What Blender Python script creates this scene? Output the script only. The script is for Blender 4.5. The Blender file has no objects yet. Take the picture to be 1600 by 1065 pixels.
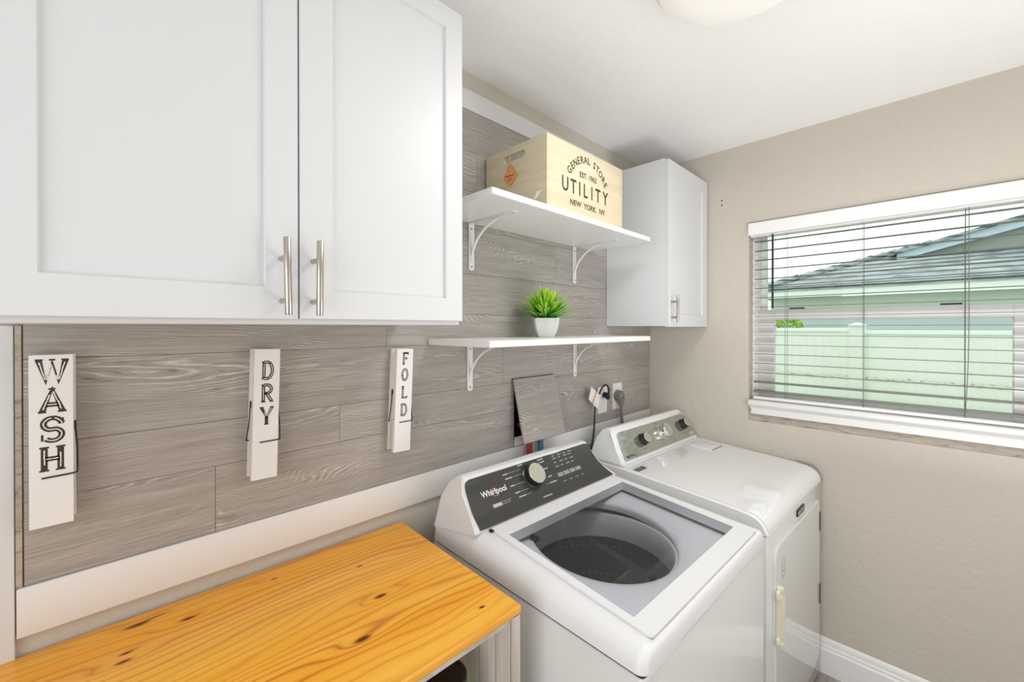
import bpy, bmesh, math, random
from mathutils import Vector, Matrix
random.seed(7)
PI = math.pi
SC = bpy.context.scene
COL = SC.collection

# ------------------------------------------------------------------ camera
cam_d = bpy.data.cameras.new('camera')
cam_d.sensor_fit = 'HORIZONTAL'; cam_d.sensor_width = 36.0
cam_d.lens = 650.777 / 1600 * 36
cam_d.shift_y = -18.05 / 1600
cam_d.clip_start = 0.02
cam = bpy.data.objects.new('camera', cam_d); COL.objects.link(cam)
cam.location = (-2.26, -1.148, 1.509)
cam.rotation_euler = (math.radians(90 - 0.217), math.radians(0.03), math.radians(45.2305 - 90))
SC.camera = cam

# ------------------------------------------------------------------ world, light, exposure
w = bpy.data.worlds.new('sky'); SC.world = w; w.use_nodes = True
bg = w.node_tree.nodes['Background']
bg.inputs[0].default_value = (0.93, 0.965, 1.0, 1); bg.inputs[1].default_value = 1.65
SC.view_settings.view_transform = 'Standard'; SC.view_settings.look = 'None'
SC.view_settings.gamma = 1.0; SC.view_settings.exposure = 0.0
SC.view_settings.use_curve_mapping = False
SC.cycles.use_denoising = True
SC.cycles.max_bounces = 10; SC.cycles.diffuse_bounces = 6; SC.cycles.glossy_bounces = 5
SC.cycles.transparent_max_bounces = 16; SC.cycles.transmission_bounces = 8
SC.cycles.sample_clamp_indirect = 6.0
def area(name, loc, rot, sx, sy, power, col=(1, 1, 1), shape='RECTANGLE'):
    l = bpy.data.lights.new(name, 'AREA'); l.shape = shape; l.size = sx
    if shape in ('RECTANGLE', 'ELLIPSE'): l.size_y = sy
    l.energy = power; l.color = col
    o = bpy.data.objects.new(name, l); COL.objects.link(o); o.location = loc; o.rotation_euler = rot
    return o
# the ceiling lamp's own light (below its dome), and an added out-of-view uplight that bounces fill off the ceiling
area('ceiling_lamp_light', (-1.18, -0.83, 2.295), (0, 0, 0), 0.36, 0.36, 6.2, (1.0, 0.985, 0.96), 'DISK')
area('bounce_fill_light', (-0.95, -1.3, 0.95), (PI, 0, 0), 0.9, 0.5, 8.6, (1.0, 1.0, 1.0))
area('front_fill_light', (-0.8, -1.9, 1.3), (math.radians(90), 0, 0), 0.9, 1.4, 5.4, (1.0, 1.0, 1.0))  # added fill near the front wall, no fixture there
# added fill at the solid left wall, no opening there
area('left_fill_light', (-3.34, -1.15, 1.15), (0, math.radians(-90), 0), 2.0, 1.4, 19, (0.95, 0.98, 1.0))

# ------------------------------------------------------------------ node helper
class S:
    """a scalar socket with arithmetic"""
    def __init__(s, nt, sock): s.nt, s.k = nt, sock
    def _m(s, op, *a):
        n = s.nt.nodes.new('ShaderNodeMath'); n.operation = op
        for i, v in enumerate((s,) + a):
            if isinstance(v, S): s.nt.links.new(v.k, n.inputs[i])
            else: n.inputs[i].default_value = float(v)
        return S(s.nt, n.outputs[0])
    def __add__(s, o): return s._m('ADD', o)
    def __sub__(s, o): return s._m('SUBTRACT', o)
    def __mul__(s, o): return s._m('MULTIPLY', o)
    def __truediv__(s, o): return s._m('DIVIDE', o)
    __radd__ = __add__; __rmul__ = __mul__
    def __rsub__(s, o): return (s * -1) + o
    def f(s, op, *a): return s._m(op, *a)

class Mat:
    def __init__(s, name, color=(.8, .8, .8), rough=.5, metal=0, spec=.5, coat=0):
        s.m = bpy.data.materials.new(name); s.m.use_nodes = True; s.nt = s.m.node_tree
        s.b = s.nt.nodes['Principled BSDF']
        s.b.inputs['Base Color'].default_value = (*color, 1)
        s.b.inputs['Roughness'].default_value = rough; s.b.inputs['Metallic'].default_value = metal
        s.b.inputs['Specular IOR Level'].default_value = spec; s.b.inputs['Coat Weight'].default_value = coat
        s.b.inputs['Coat Roughness'].default_value = .08
    def n(s, t, **kw):
        n = s.nt.nodes.new(t)
        for k, v in kw.items(): setattr(n, k, v)
        return n
    def link(s, a, b): s.nt.links.new(a.k if isinstance(a, S) else a, b)
    def coords(s, kind='Object'):
        c = s.n('ShaderNodeTexCoord'); x = s.n('ShaderNodeSeparateXYZ'); s.link(c.outputs[kind], x.inputs[0])
        return [S(s.nt, x.outputs[i]) for i in range(3)]
    def uv(s):
        c = s.n('ShaderNodeTexCoord'); x = s.n('ShaderNodeSeparateXYZ'); s.link(c.outputs['UV'], x.inputs[0])
        return [S(s.nt, x.outputs[i]) for i in range(2)]
    def vec(s, x, y, z=0):
        c = s.n('ShaderNodeCombineXYZ')
        for i, v in enumerate((x, y, z)):
            if isinstance(v, S): s.link(v, c.inputs[i])
            else: c.inputs[i].default_value = v
        return c.outputs[0]
    def noise(s, vec, scale, detail=2, rough=.5, dist=0):
        n = s.n('ShaderNodeTexNoise'); s.link(vec, n.inputs['Vector'])
        n.inputs['Scale'].default_value = scale; n.inputs['Detail'].default_value = detail
        n.inputs['Roughness'].default_value = rough; n.inputs['Distortion'].default_value = dist
        return S(s.nt, n.outputs[0])
    def ramp(s, fac, stops, interp='LINEAR'):
        n = s.n('ShaderNodeValToRGB'); n.color_ramp.interpolation = interp
        e = n.color_ramp.elements
        while len(e) < len(stops): e.new(.5)
        for el, (p, c) in zip(e, stops): el.position = p; el.color = (*c, 1) if len(c) == 3 else c
        s.link(fac, n.inputs[0]); return n.outputs[0]
    def mix(s, fac, a, b, mode='MIX'):
        n = s.n('ShaderNodeMix'); n.data_type = 'RGBA'; n.blend_type = mode
        ins = [i for i in n.inputs if i.enabled or True]
        f, A, B = n.inputs[0], n.inputs[6], n.inputs[7]
        for sock, v in ((f, fac), (A, a), (B, b)):
            if isinstance(v, (S, bpy.types.NodeSocket)): s.link(v, sock)
            elif isinstance(v, tuple): sock.default_value = (*v, 1)
            else: sock.default_value = v
        return n.outputs[2]
    def color(s, c): s.link(c, s.b.inputs['Base Color']); return s
    def bump(s, h, strength=.3, dist=.01):
        n = s.n('ShaderNodeBump'); n.inputs['Strength'].default_value = strength; n.inputs['Distance'].default_value = dist
        s.link(h, n.inputs['Height']); s.link(n.outputs[0], s.b.inputs['Normal']); return s

def lin(r, g, b):
    f = lambda c: (c / 255 / 12.92) if c / 255 <= .04045 else ((c / 255 + .055) / 1.055) ** 2.4
    return (f(r), f(g), f(b))

def plaster(name, col, amt=.3):
    m = Mat(name, col, .75, spec=.25)
    x, y, z = m.coords()
    v = m.vec(x, y, z)
    a = m.noise(v, 13, 4, .6, .35); b = m.noise(v, 70, 2, .5)
    ridge = (a - .5).f('ABSOLUTE').f('MULTIPLY', 9).f('MINIMUM', 1.0)
    m.bump(ridge * .6 + b * .25, amt, .004)
    t = m.noise(v, 2.2, 2)
    m.color(m.mix(t, tuple(c * .97 for c in col), tuple(min(1, c * 1.03) for c in col)))
    return m.m
def wood_lines(m, U, V, amp, stretch, nscale, freq, extra=None):
    """contours of a stretched noise: long cathedral grain"""
    nz = m.noise(m.vec(U * stretch, V, 0), nscale, 2, .45, .35)
    g = V * 1.0 + nz * amp
    if extra is not None: g = g + extra
    return g, nz

MAT = {}
MAT['wall'] = plaster('painted_plaster_greige', lin(204, 197, 186))
MAT['wall_light'] = plaster('painted_plaster_light', lin(215, 212, 205))
MAT['ceiling'] = plaster('ceiling_plaster', lin(246, 246, 246), .22)
MAT['white'] = Mat('white_paint', lin(232, 232, 232), .32).m
MAT['cab'] = Mat('white_cabinet_lacquer', lin(220, 222, 225), .42).m
MAT['trim'] = Mat('primed_trim_board', lin(228, 228, 228), .5).m
MAT['vinyl'] = Mat('white_vinyl', lin(244, 244, 244), .3).m
MAT['enamel'] = Mat('white_enamel', lin(244, 245, 247), .1, spec=.5, coat=.7).m
MAT['enamel_front'] = Mat('white_appliance_panel', lin(226, 227, 226), .12, spec=.55, coat=.3).m
MAT['plastic'] = Mat('white_plastic', lin(235, 236, 239), .25).m
MAT['steel'] = Mat('brushed_nickel', lin(190, 184, 176), .28, 1).m
MAT['chrome'] = Mat('polished_chrome', lin(225, 225, 222), .12, 1).m
MAT['black'] = Mat('black_plastic', (.012, .012, .013), .35).m
MAT['wire'] = Mat('dark_wire', (.035, .028, .024), .45, .6).m
MAT['ink'] = Mat('dark_brown_ink', lin(62, 50, 44), .7).m
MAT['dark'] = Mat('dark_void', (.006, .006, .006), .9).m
MAT['grey'] = Mat('grey_plastic', lin(150, 152, 150), .4).m
MAT['cord_grey'] = Mat('grey_cord', lin(128, 118, 118), .45).m
MAT['cream'] = Mat('cream_plastic', lin(232, 228, 206), .4).m
MAT['print'] = Mat('pale_print', lin(190, 190, 186), .5).m
MAT['printw'] = Mat('white_print', lin(240, 240, 240), .5).m
MAT['printd'] = Mat('dark_print', lin(62, 70, 66), .5).m
MAT['red'] = Mat('red_hose_rubber', lin(170, 62, 55), .45).m
MAT['blue'] = Mat('blue_hose_rubber', lin(85, 140, 175), .45).m
MAT['slat'] = Mat('blind_slat_backlit', lin(118, 120, 108), .5).m  # white slats coloured grey to look backlit against the panes
MAT['cordm'] = Mat('blind_cord', lin(120, 120, 112), .7).m
MAT['pot'] = Mat('white_melamine', lin(236, 237, 236), .35).m
MAT['basket'] = Mat('grey_tub_ring', lin(228, 229, 229), .35).m
MAT['tubd'] = Mat('dark_tub_steel', lin(66, 66, 66), .35, .5).m
MAT['deck'] = Mat('washer_inner_deck', lin(238, 241, 248), .3).m
MAT['badge'] = Mat('dark_badge', lin(58, 58, 58), .3, .4).m
MAT['knobside'] = Mat('dark_knob_side', (.03, .03, .032), .25, .3).m
MAT['tagorange'] = Mat('orange_wood_tag', lin(232, 164, 104), .6).m
MAT['tagink'] = Mat('burnt_ink', lin(180, 92, 45), .6).m
MAT['twine'] = Mat('twine', lin(205, 190, 160), .9).m
MAT['lamp_base'] = Mat('lamp_base', lin(225, 225, 225), .4).m

def mk_glass(name, tint, ior=1.5, rough=0.0, haze=None):
    m = Mat(name); nt = m.nt
    out = nt.nodes['Material Output']
    tr = m.n('ShaderNodeBsdfTransparent'); tr.inputs[0].default_value = (*tint, 1)
    gl = m.n('ShaderNodeBsdfGlossy'); gl.inputs['Roughness'].default_value = rough
    fr = m.n('ShaderNodeFresnel'); fr.inputs[0].default_value = ior
    mx = m.n('ShaderNodeMixShader'); m.link(fr.outputs[0], mx.inputs[0]); m.link(tr.outputs[0], mx.inputs[1]); m.link(gl.outputs[0], mx.inputs[2])
    last = mx.outputs[0]
    if haze:
        df = m.n('ShaderNodeBsdfDiffuse'); df.inputs[0].default_value = (*haze[1], 1)
        m2 = m.n('ShaderNodeMixShader'); m2.inputs[0].default_value = haze[0]
        m.link(last, m2.inputs[1]); m.link(df.outputs[0], m2.inputs[2]); last = m2.outputs[0]
    m.link(last, out.inputs[0]); return m.m
MAT['glass'] = mk_glass('window_glass', (.955, .986, .966), 1.22)
MAT['lidglass'] = mk_glass('smoked_lid_glass', (.95, .955, .96), haze=(.025, lin(200, 202, 208)))
MAT['jarglass'] = mk_glass('jar_glass', (.75, .88, .82))

# wood plank wall
def mk_plank():
    m = Mat('grey_wood_laminate', rough=.55, spec=.3)
    U, V = m.uv()
    big = m.noise(m.vec(U * 1.9, V * 8.0, 0), 1.0, 2.2, .42, .5)
    g = V * 150 + big * 26
    ln = (g * 2 * PI).f('SINE')
    wig = m.noise(m.vec(U * 26, V * 150, 0), 1, 3, .7, .4)
    streak = m.noise(m.vec(U * 7, V * 520, 0), 1, 3, .7)
    mask = m.noise(m.vec(U * 2.3, V * 9, 4.0), 1, 2, .5)
    light = ((ln + (wig - .5) * 2.2).f('SUBTRACT', .5) * 1.4).f('MAXIMUM', 0).f('MINIMUM', 1)
    darkl = ((ln * -1 + (wig - .5) * 2.6).f('SUBTRACT', .85) * 1.6).f('MAXIMUM', 0).f('MINIMUM', 1)
    mm = ((mask - .43) * 5).f('MAXIMUM', .12).f('MINIMUM', 1)
    base = m.ramp(m.noise(m.vec(U * 1.2, V * 30, 2.0), 1, 3, .6), [(.25, lin(158, 153, 148)), (.75, lin(186, 181, 175))])
    c = m.mix(((streak - .42) * 3.2).f('MAXIMUM', 0).f('MINIMUM', 1) * .75, base, lin(122, 116, 109))
    c = m.mix(light * mm * .8, c, lin(222, 218, 212))
    c = m.mix(darkl * mm * .75, c, lin(98, 92, 86))
    m.color(c)
    m.bump(light * mm * .5 + streak * .5 - darkl * .3, .35, .002)
    return m.m
MAT['plank'] = mk_plank()

# honey pine, with knots listed in the top's own coordinates
def mk_pine(name, knots, cols, K=30):
    m = Mat(name, rough=.34, spec=.35, coat=.08)
    X, Y, Z = m.coords()
    nz = m.noise(m.vec(X * 1.1, Y * 5.5, 0), 1.0, 2, .5, .3)
    wob = m.noise(m.vec(X * 5, Y * 14, 3), 1.0, 2, .5)
    g = Y * K + nz * 11.0 + wob * .35
    kmask = None
    for kx, ky, a, b, A in knots:
        dx = (X - kx) / a; dy = (Y - ky) / b
        r2 = dx * dx + dy * dy
        e = (r2 * -1).f('EXPONENT')
        g = g + e * A
        dx2 = (X - kx + (Y - ky) * .3) / (a * .19); dy2 = (Y - ky) / (b * .27)
        k = ((dx2 * dx2 + dy2 * dy2) * -1).f('EXPONENT')
        kmask = k if kmask is None else kmask.f('MAXIMUM', k)
    fr = g.f('FRACT')
    line = ((fr - .5) * 2).f('ABSOLUTE')
    line = (line.f('POWER', 3.6))
    board = m.ramp(m.noise(m.vec(X * .5, Y * 9, 7), 1.0, 1, .5), [(.3, cols[0]), (.7, cols[1])])
    fine = m.noise(m.vec(X * 5, Y * 260, 1), 1, 2, .6)
    c = m.mix((fine - .5) * 1.2 + .15, board, cols[2])
    lm = m.noise(m.vec(X * .8, Y * 7, 11), 1.0, 1)
    c = m.mix(line * ((lm - .25) * 2.2).f('MAXIMUM', .2).f('MINIMUM', 1) * .95, c, cols[3])
    g2 = ((g * .23).f('FRACT') - .5).f('ABSOLUTE') * 2
    lm2 = m.noise(m.vec(X * .6, Y * 5, 21), 1.0, 1)
    c = m.mix(g2.f('POWER', 3.0) * ((lm2 - .4) * 3).f('MAXIMUM', 0).f('MINIMUM', 1) * .7, c, cols[3])
    if kmask is not None:
        kk = (kmask * 2.2).f('MINIMUM', 1)
        c = m.mix(kk, c, cols[4])
        k3 = ((kmask - .62) * 4).f('MAXIMUM', 0).f('MINIMUM', 1)
        c = m.mix(k3, c, lin(70, 28, 10))
    m.color(c); m.bump(line * -.3 + fine * .3, .08, .001)
    return m.m
TK = [(-.575, -.034, .09, .006, .5), (-.60, -.040, .085, .020, 1.6), (-.525, -.087, .05, .014, 1.1), (-.622, -.145, .05, .013, 1.2), (-.618, -.122, .04, .01, .8),
      (-.295, -.385, .07, .020, 1.6), (-.212, -.290, .06, .017, 1.4), (-.196, -.147, .03, .008, .6), (-.362, -.058, .03, .008, .5), (-.075, -.472, .03, .01, .5)]
MAT['pine'] = mk_pine('honey_pine', TK, [lin(255, 196, 78), lin(250, 172, 36), lin(238, 156, 34), lin(198, 88, 2), lin(140, 60, 12)], 44)
def mk_crate():
    m = Mat('pale_plywood', rough=.6, spec=.25)
    X, Y, Z = m.coords()
    n1 = m.noise(m.vec(X * 3, Y * 3, Z * 30), 1, 3, .55, .6)
    n2 = m.noise(m.vec(X * 14, Y * 14, Z * 300), 1, 2)
    c = m.ramp(n1, [(.3, lin(204, 191, 162)), (.7, lin(220, 208, 182))])
    c = m.mix((n2 - .5) * .8 + .1, c, lin(188, 172, 140))
    m.color(c); m.bump(n2, .08, .001); return m.m
MAT['crate'] = mk_crate()
def mk_whitewash():
    m = Mat('whitewashed_wood', rough=.7, spec=.2)
    X, Y, Z = m.coords()
    n1 = m.noise(m.vec(X * 30, Y * 30, Z * 3), 1, 3, .6, .5)
    m.color(m.ramp(n1, [(.3, lin(196, 183, 172)), (.7, lin(226, 220, 213))])); m.bump(n1, .15, .002); return m.m
MAT['wash'] = mk_whitewash()
def mk_rough():
    m = Mat('rough_bare_plaster', rough=.9, spec=.1)
    X, Y, Z = m.coords()
    n1 = m.noise(m.vec(X * 20, Y * 14, Z * 60), 1, 4, .65, .6)
    m.color(m.ramp(n1, [(.28, lin(120, 108, 96)), (.45, lin(176, 166, 154)), (.8, lin(200, 191, 180))])); m.bump(n1, .5, .006); return m.m
MAT['rough'] = mk_rough()
def mk_floor():
    m = Mat('grey_plank_floor', rough=.35)
    X, Y, Z = m.coords()
    n = m.noise(m.vec(X * 3, Y * 40, 0), 1, 3, .6, .4)
    m.color(m.ramp(n, [(.3, lin(138, 130, 124)), (.7, lin(176, 168, 162))])); return m.m
MAT['floor'] = mk_floor()
def mk_knobtop():
    m = Mat('spun_metal', lin(214, 212, 200), .22, 1)
    X, Y, Z = m.coords('UV')
    return m.m
MAT['dialtop'] = Mat('spun_metal', lin(222, 220, 206), .25, .9).m
m = Mat('charcoal_console_film', lin(72, 72, 71), .22, .25); MAT['panelw'] = m.m
m = Mat('silver_green_console_film', lin(190, 196, 186), .12, .8); MAT['paneld'] = m.m
def mk_leaf():
    m = Mat('artificial_grass_leaf', rough=.45, spec=.4)
    U, V = m.uv()
    m.color(m.ramp(V + (U - .5) * .5, [(.0, lin(24, 84, 32)), (.32, lin(52, 146, 46)), (.6, lin(140, 206, 45)), (1, lin(205, 232, 95))]))
    m.b.inputs['Subsurface Weight'].default_value = 0
    return m.m
MAT['leaf'] = mk_leaf()
def mk_fence():
    m = Mat('white_vinyl_fence', rough=.6)
    X, Y, Z = m.coords()
    gro = ((Y * 16).f('FRACT') - .5).f('ABSOLUTE')
    d = ((gro - .44) * 16).f('MAXIMUM', 0).f('MINIMUM', 1)
    n = m.noise(m.vec(Y * 5, Z * 1.5, 0), 1, 3)
    c = m.mix(n, lin(222, 232, 214), lin(238, 241, 234))
    c = m.mix(d * .22, c, lin(180, 192, 176))
    spots = m.noise(m.vec(Y * 28, Z * 60, 3), 1, 2)
    band = ((Z - 1.075) / .022); band = ((band * band) * -1).f('EXPONENT')
    c = m.mix(band * ((spots - .48) * 5).f('MAXIMUM', .15).f('MINIMUM', 1), c, lin(140, 145, 80))
    m.color(c); return m.m
MAT['fence'] = mk_fence()
def mk_roof():
    m = Mat('slate_roof_tiles', rough=.8)
    X, Y, Z = m.coords()
    row = (Z * 11).f('FRACT')
    n = m.noise(m.vec(Y * 3, Z * 14, X), 1, 3, .6)
    c = m.ramp(n, [(.3, lin(104, 116, 116)), (.5, lin(160, 170, 166)), (.75, lin(196, 200, 192))])
    c = m.mix(((row - .66) * 8).f('MAXIMUM', 0).f('MINIMUM', 1) * .9, c, lin(48, 60, 68))
    m.color(c); return m.m
MAT['roof'] = mk_roof()
MAT['vinylout'] = Mat('weathered_vinyl', lin(222, 230, 216), .7).m
MAT['teal'] = Mat('teal_stucco', lin(206, 218, 220), .9).m
MAT['mint'] = Mat('mint_frieze', lin(226, 238, 228), .9).m
MAT['fascia'] = Mat('white_fascia', lin(232, 240, 234), .8).m
MAT['rake'] = Mat('pale_blue_rake', lin(196, 214, 222), .8).m
MAT['gable'] = Mat('grey_gable_stucco', lin(150, 156, 148), .9).m
MAT['grass'] = Mat('ground_grass', lin(120, 140, 80), .95).m
MAT['shrub'] = Mat('shrub_leaves', lin(170, 205, 60), .7).m
MAT['outdark'] = Mat('exterior_sill', lin(60, 78, 74), .8).m
def mk_emit():
    m = Mat('lamp_diffuser', lin(225, 223, 218), .4)
    m.b.inputs['Emission Color'].default_value = (1, .98, .95, 1); m.b.inputs['Emission Strength'].default_value = .25
    return m.m
MAT['diffuser'] = mk_emit()

# ------------------------------------------------------------------ mesh helpers
def B(): return bmesh.new()
def smooth_link(name, bm, mat, parent=None, ang=35, uv=None):
    me = bpy.data.meshes.new(name)
    bmesh.ops.recalc_face_normals(bm, faces=bm.faces[:])
    bm.to_mesh(me); bm.free()
    for p in me.polygons: p.use_smooth = True
    me.set_sharp_from_angle(angle=math.radians(ang))
    o = bpy.data.objects.new(name, me); COL.objects.link(o)
    mats = mat if isinstance(mat, (list, tuple)) else [mat]
    for k in mats: me.materials.append(MAT[k] if isinstance(k, str) else k)
    if parent: o.parent = parent
    return o
obj = smooth_link
def struct(name, bm, mat, parent=None):
    o = obj(name, bm, mat, parent); o['kind'] = 'structure'; return o
def thing(name, label, cat, loc=(0, 0, 0), rz=0, group=None):
    o = bpy.data.objects.new(name, None); COL.objects.link(o); o.empty_display_size = .05
    o.location = loc; o.rotation_euler = (0, 0, math.radians(rz)); o['label'] = label; o['category'] = cat
    if group: o['group'] = group
    return o
def tag(o, label, cat, group=None):
    o['label'] = label; o['category'] = cat
    if group: o['group'] = group
    return o
def box(bm, x0, x1, y0, y1, z0, z1, bev=0, seg=2, mi=0):
    vs = [bm.verts.new((x, y, z)) for x in (x0, x1) for y in (y0, y1) for z in (z0, z1)]
    F = [(0, 1, 3, 2), (4, 6, 7, 5), (0, 4, 5, 1), (2, 3, 7, 6), (0, 2, 6, 4), (1, 5, 7, 3)]
    fs = [bm.faces.new([vs[i] for i in f]) for f in F]
    for f in fs: f.material_index = mi
    if bev:
        es = set(e for f in fs for e in f.edges)
        r = bmesh.ops.bevel(bm, geom=list(es), offset=bev, segments=seg, affect='EDGES', profile=.5)
        for f in r['faces']: f.material_index = mi
    return fs
def lathe(bm, prof, c=(0, 0, 0), n=32, ax='z', caps=True):
    rings = []
    for r, h in prof:
        ring = []
        for i in range(n):
            a = 2 * PI * i / n; p = (r * math.cos(a), r * math.sin(a), h)
            if ax == 'y': p = (p[0], p[2], p[1])
            if ax == 'x': p = (p[2], p[0], p[1])
            ring.append(bm.verts.new(Vector(p) + Vector(c)))
        rings.append(ring)
    for a, b in zip(rings, rings[1:]):
        for i in range(n): bm.faces.new((a[i], a[(i + 1) % n], b[(i + 1) % n], b[i]))
    if caps:
        for r in (rings[0], rings[-1]):
            try: bm.faces.new(r)
            except ValueError: pass
    return rings
def tube(bm, pts, r, n=10, cap=True):
    pts = [Vector(p) for p in pts]; rings = []
    up = Vector((.12, .33, .93)).normalized(); prev = None
    for i, p in enumerate(pts):
        t = (pts[min(i + 1, len(pts) - 1)] - pts[max(i - 1, 0)]).normalized()
        if prev is None: a = t.cross(up).normalized()
        else: a = (prev - t * prev.dot(t)).normalized()
        prev = a; b = t.cross(a)
        rr = r[i] if isinstance(r, (list, tuple)) else r
        rings.append([bm.verts.new(p + (a * math.cos(2 * PI * k / n) + b * math.sin(2 * PI * k / n)) * rr) for k in range(n)])
    for A, Bq in zip(rings, rings[1:]):
        for k in range(n): bm.faces.new((A[k], A[(k + 1) % n], Bq[(k + 1) % n], Bq[k]))
    if cap: bm.faces.new(rings[0]); bm.faces.new(rings[-1])
def spline(pts, n=8):
    P = [Vector(p) for p in pts]; P = [P[0]] + P + [P[-1]]; out = []
    for i in range(1, len(P) - 2):
        for k in range(n):
            t = k / n; a, b, c, d = P[i - 1], P[i], P[i + 1], P[i + 2]
            out.append(.5 * ((2 * b) + (c - a) * t + (2 * a - 5 * b + 4 * c - d) * t * t + (3 * b - a - 3 * c + d) * t ** 3))
    out.append(P[-2]); return out
def prism(bm, poly, f0, f1, holes=None):
    """poly: 2D points; f0/f1 map (a,b)->3D for the two faces"""
    A = [bm.verts.new(f0(*p)) for p in poly]; Bv = [bm.verts.new(f1(*p)) for p in poly]
    n = len(poly)
    fs = [bm.faces.new(A), bm.faces.new(Bv[::-1])]
    for i in range(n): fs.append(bm.faces.new((A[i], Bv[i], Bv[(i + 1) % n], A[(i + 1) % n])))
    return fs
def rrect(x0, x1, y0, y1, r, n=6):
    rs = r if isinstance(r, (list, tuple)) else [r] * 4      # bl, br, tr, tl
    out = []
    for (cx, cy, a0, rr) in ((x0 + rs[0], y0 + rs[0], PI, rs[0]), (x1 - rs[1], y0 + rs[1], 1.5 * PI, rs[1]), (x1 - rs[2], y1 - rs[2], 0, rs[2]), (x0 + rs[3], y1 - rs[3], .5 * PI, rs[3])):
        for k in range(n + 1):
            a = a0 + .5 * PI * k / n; out.append((cx + rr * math.cos(a), cy + rr * math.sin(a)))
    return out
def loft(bm, rings, close_first=True, close_last=True):
    R = [[bm.verts.new(p) for p in r] for r in rings]
    n = len(R[0])
    for a, b in zip(R, R[1:]):
        for i in range(n): bm.faces.new((a[i], a[(i + 1) % n], b[(i + 1) % n], b[i]))
    if close_first: bm.faces.new(R[0])
    if close_last: bm.faces.new(R[-1])
    return R
def text_bm(bm, s, size, M, extrude=.0003, width=1.0, align='CENTER', offset=0.0, mi=0):
    """lettering as mesh: font curve -> mesh, mapped by matrix M (x right, y up, z out)"""
    cu = bpy.data.curves.new('lettering_curve', 'FONT'); cu.body = s; cu.size = size; cu.extrude = extrude
    cu.align_x = align; cu.offset = offset; cu.resolution_u = 3
    ob = bpy.data.objects.new('lettering_curve', cu); COL.objects.link(ob)
    me = bpy.data.meshes.new_from_object(ob)
    me.transform(Matrix.Diagonal((width, 1, 1, 1))); me.transform(M)
    bm.from_mesh(me)
    bpy.data.objects.remove(ob); bpy.data.curves.remove(cu); bpy.data.meshes.remove(me)
def ribbon(bm, pts, w, f, mi=0, h=0.0):
    """flat stroke of width w through 2D pts; f(a,b,h) -> 3D"""
    P = [Vector(p) for p in pts]; L = []; R = []
    for i, p in enumerate(P):
        d0 = (P[i] - P[i - 1]).normalized() if i else (P[1] - P[0]).normalized()
        d1 = (P[i + 1] - P[i]).normalized() if i < len(P) - 1 else d0
        n0 = Vector((-d0.y, d0.x)); n1 = Vector((-d1.y, d1.x)); m_ = (n0 + n1)
        m_ = m_.normalized() if m_.length > .2 else n0
        k = w / 2 / max(.8, m_.dot(n0)); L.append(p + m_ * k); R.append(p - m_ * k)
    A = [bm.verts.new(f(v.x, v.y, h)) for v in L]; Bv = [bm.verts.new(f(v.x, v.y, h)) for v in R]
    for i in range(len(P) - 1):
        fc = bm.faces.new((A[i], A[i + 1], Bv[i + 1], Bv[i])); fc.material_index = mi
def shaker(b, x0, x1, z0, z1, yf, th, fl, fr, fb, ft, rec=.007):
    o = [(x0, z0), (x1, z0), (x1, z1), (x0, z1)]
    i = [(x0 + fl, z0 + fb), (x1 - fr, z0 + fb), (x1 - fr, z1 - ft), (x0 + fl, z1 - ft)]
    bv = .0015
    oo = [(x0 + bv, z0 + bv), (x1 - bv, z0 + bv), (x1 - bv, z1 - bv), (x0 + bv, z1 - bv)]
    ii = [(i[0][0] + bv, i[0][1] + bv), (i[1][0] - bv, i[1][1] + bv), (i[2][0] - bv, i[2][1] - bv), (i[3][0] + bv, i[3][1] - bv)]
    rings = [[(x, yf + th, z) for x, z in o], [(x, yf + bv, z) for x, z in o], [(x, yf, z) for x, z in oo], [(x, yf, z) for x, z in i], [(x, yf + rec, z) for x, z in ii]]
    loft(b, rings)
XZ = lambda y: Matrix(((1, 0, 0, 0), (0, 0, 1, y), (0, 1, 0, 0), (0, 0, 0, 1)))   # text plane facing -y (mirrored z)
def M_front(x, y, z, rot=0):
    """text frame on a face looking toward -y"""
    m_ = Matrix(((1, 0, 0, x), (0, 0, -1, y), (0, 1, 0, z), (0, 0, 0, 1)))
    return m_ @ Matrix.Rotation(rot, 4, 'Z')

# ================================================================== SETTING
CZ = 2.411
XL, YF = -3.4, -2.0
b = B(); box(b, XL - .1, .16, YF - .1, .14, -.06, 0); struct('floor', b, 'floor')
b = B(); box(b, XL - .1, .16, YF - .1, .14, CZ, CZ + .08); struct('ceiling', b, 'ceiling')
# back wall with the valve recess
CX0, CX1, CZ0, CZ1 = -1.112, -.90, 1.07, 1.285
b = B()
box(b, XL - .1, CX0, .008, .14, 0, CZ); box(b, CX1, .16, .008, .14, 0, CZ)
box(b, CX0, CX1, .008, .14, 0, CZ0); box(b, CX0, CX1, .008, .14, CZ1, CZ); box(b, CX0, CX1, .12, .14, CZ0, CZ1)
bmesh.ops.remove_doubles(b, verts=b.verts[:], dist=1e-5)
wb = struct('wall_back', b, 'wall')
# right wall with the window opening
WY0, WY1, WZ0, WZ1 = -1.45, -.5158, 1.058, 2.022
b = B()
box(b, 0, .16, WY1, .008, 0, CZ); box(b, 0, .16, YF - .1, WY0, 0, CZ)
box(b, 0, .16, WY0, WY1, 0, WZ0); box(b, 0, .16, WY0, WY1, WZ1, CZ)
wr = struct('wall_right', b, 'wall')
b = B(); box(b, XL - .1, XL, YF - .1, .008, 0, CZ); struct('wall_left', b, 'wall_light')
b = B(); box(b, XL, 0, YF - .1, YF, 0, CZ); struct('wall_front', b, 'wall_light')
b = B(); shaker(b, -2.9, -2.1, .01, 2.04, YF + .035, -.034, .11, .11, .2, .12, -.01); struct('door_1', b, 'white')
b = B(); box(b, .16, 16, -12, 10, -.12, -.02); struct('ground', b, 'grass')

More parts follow.
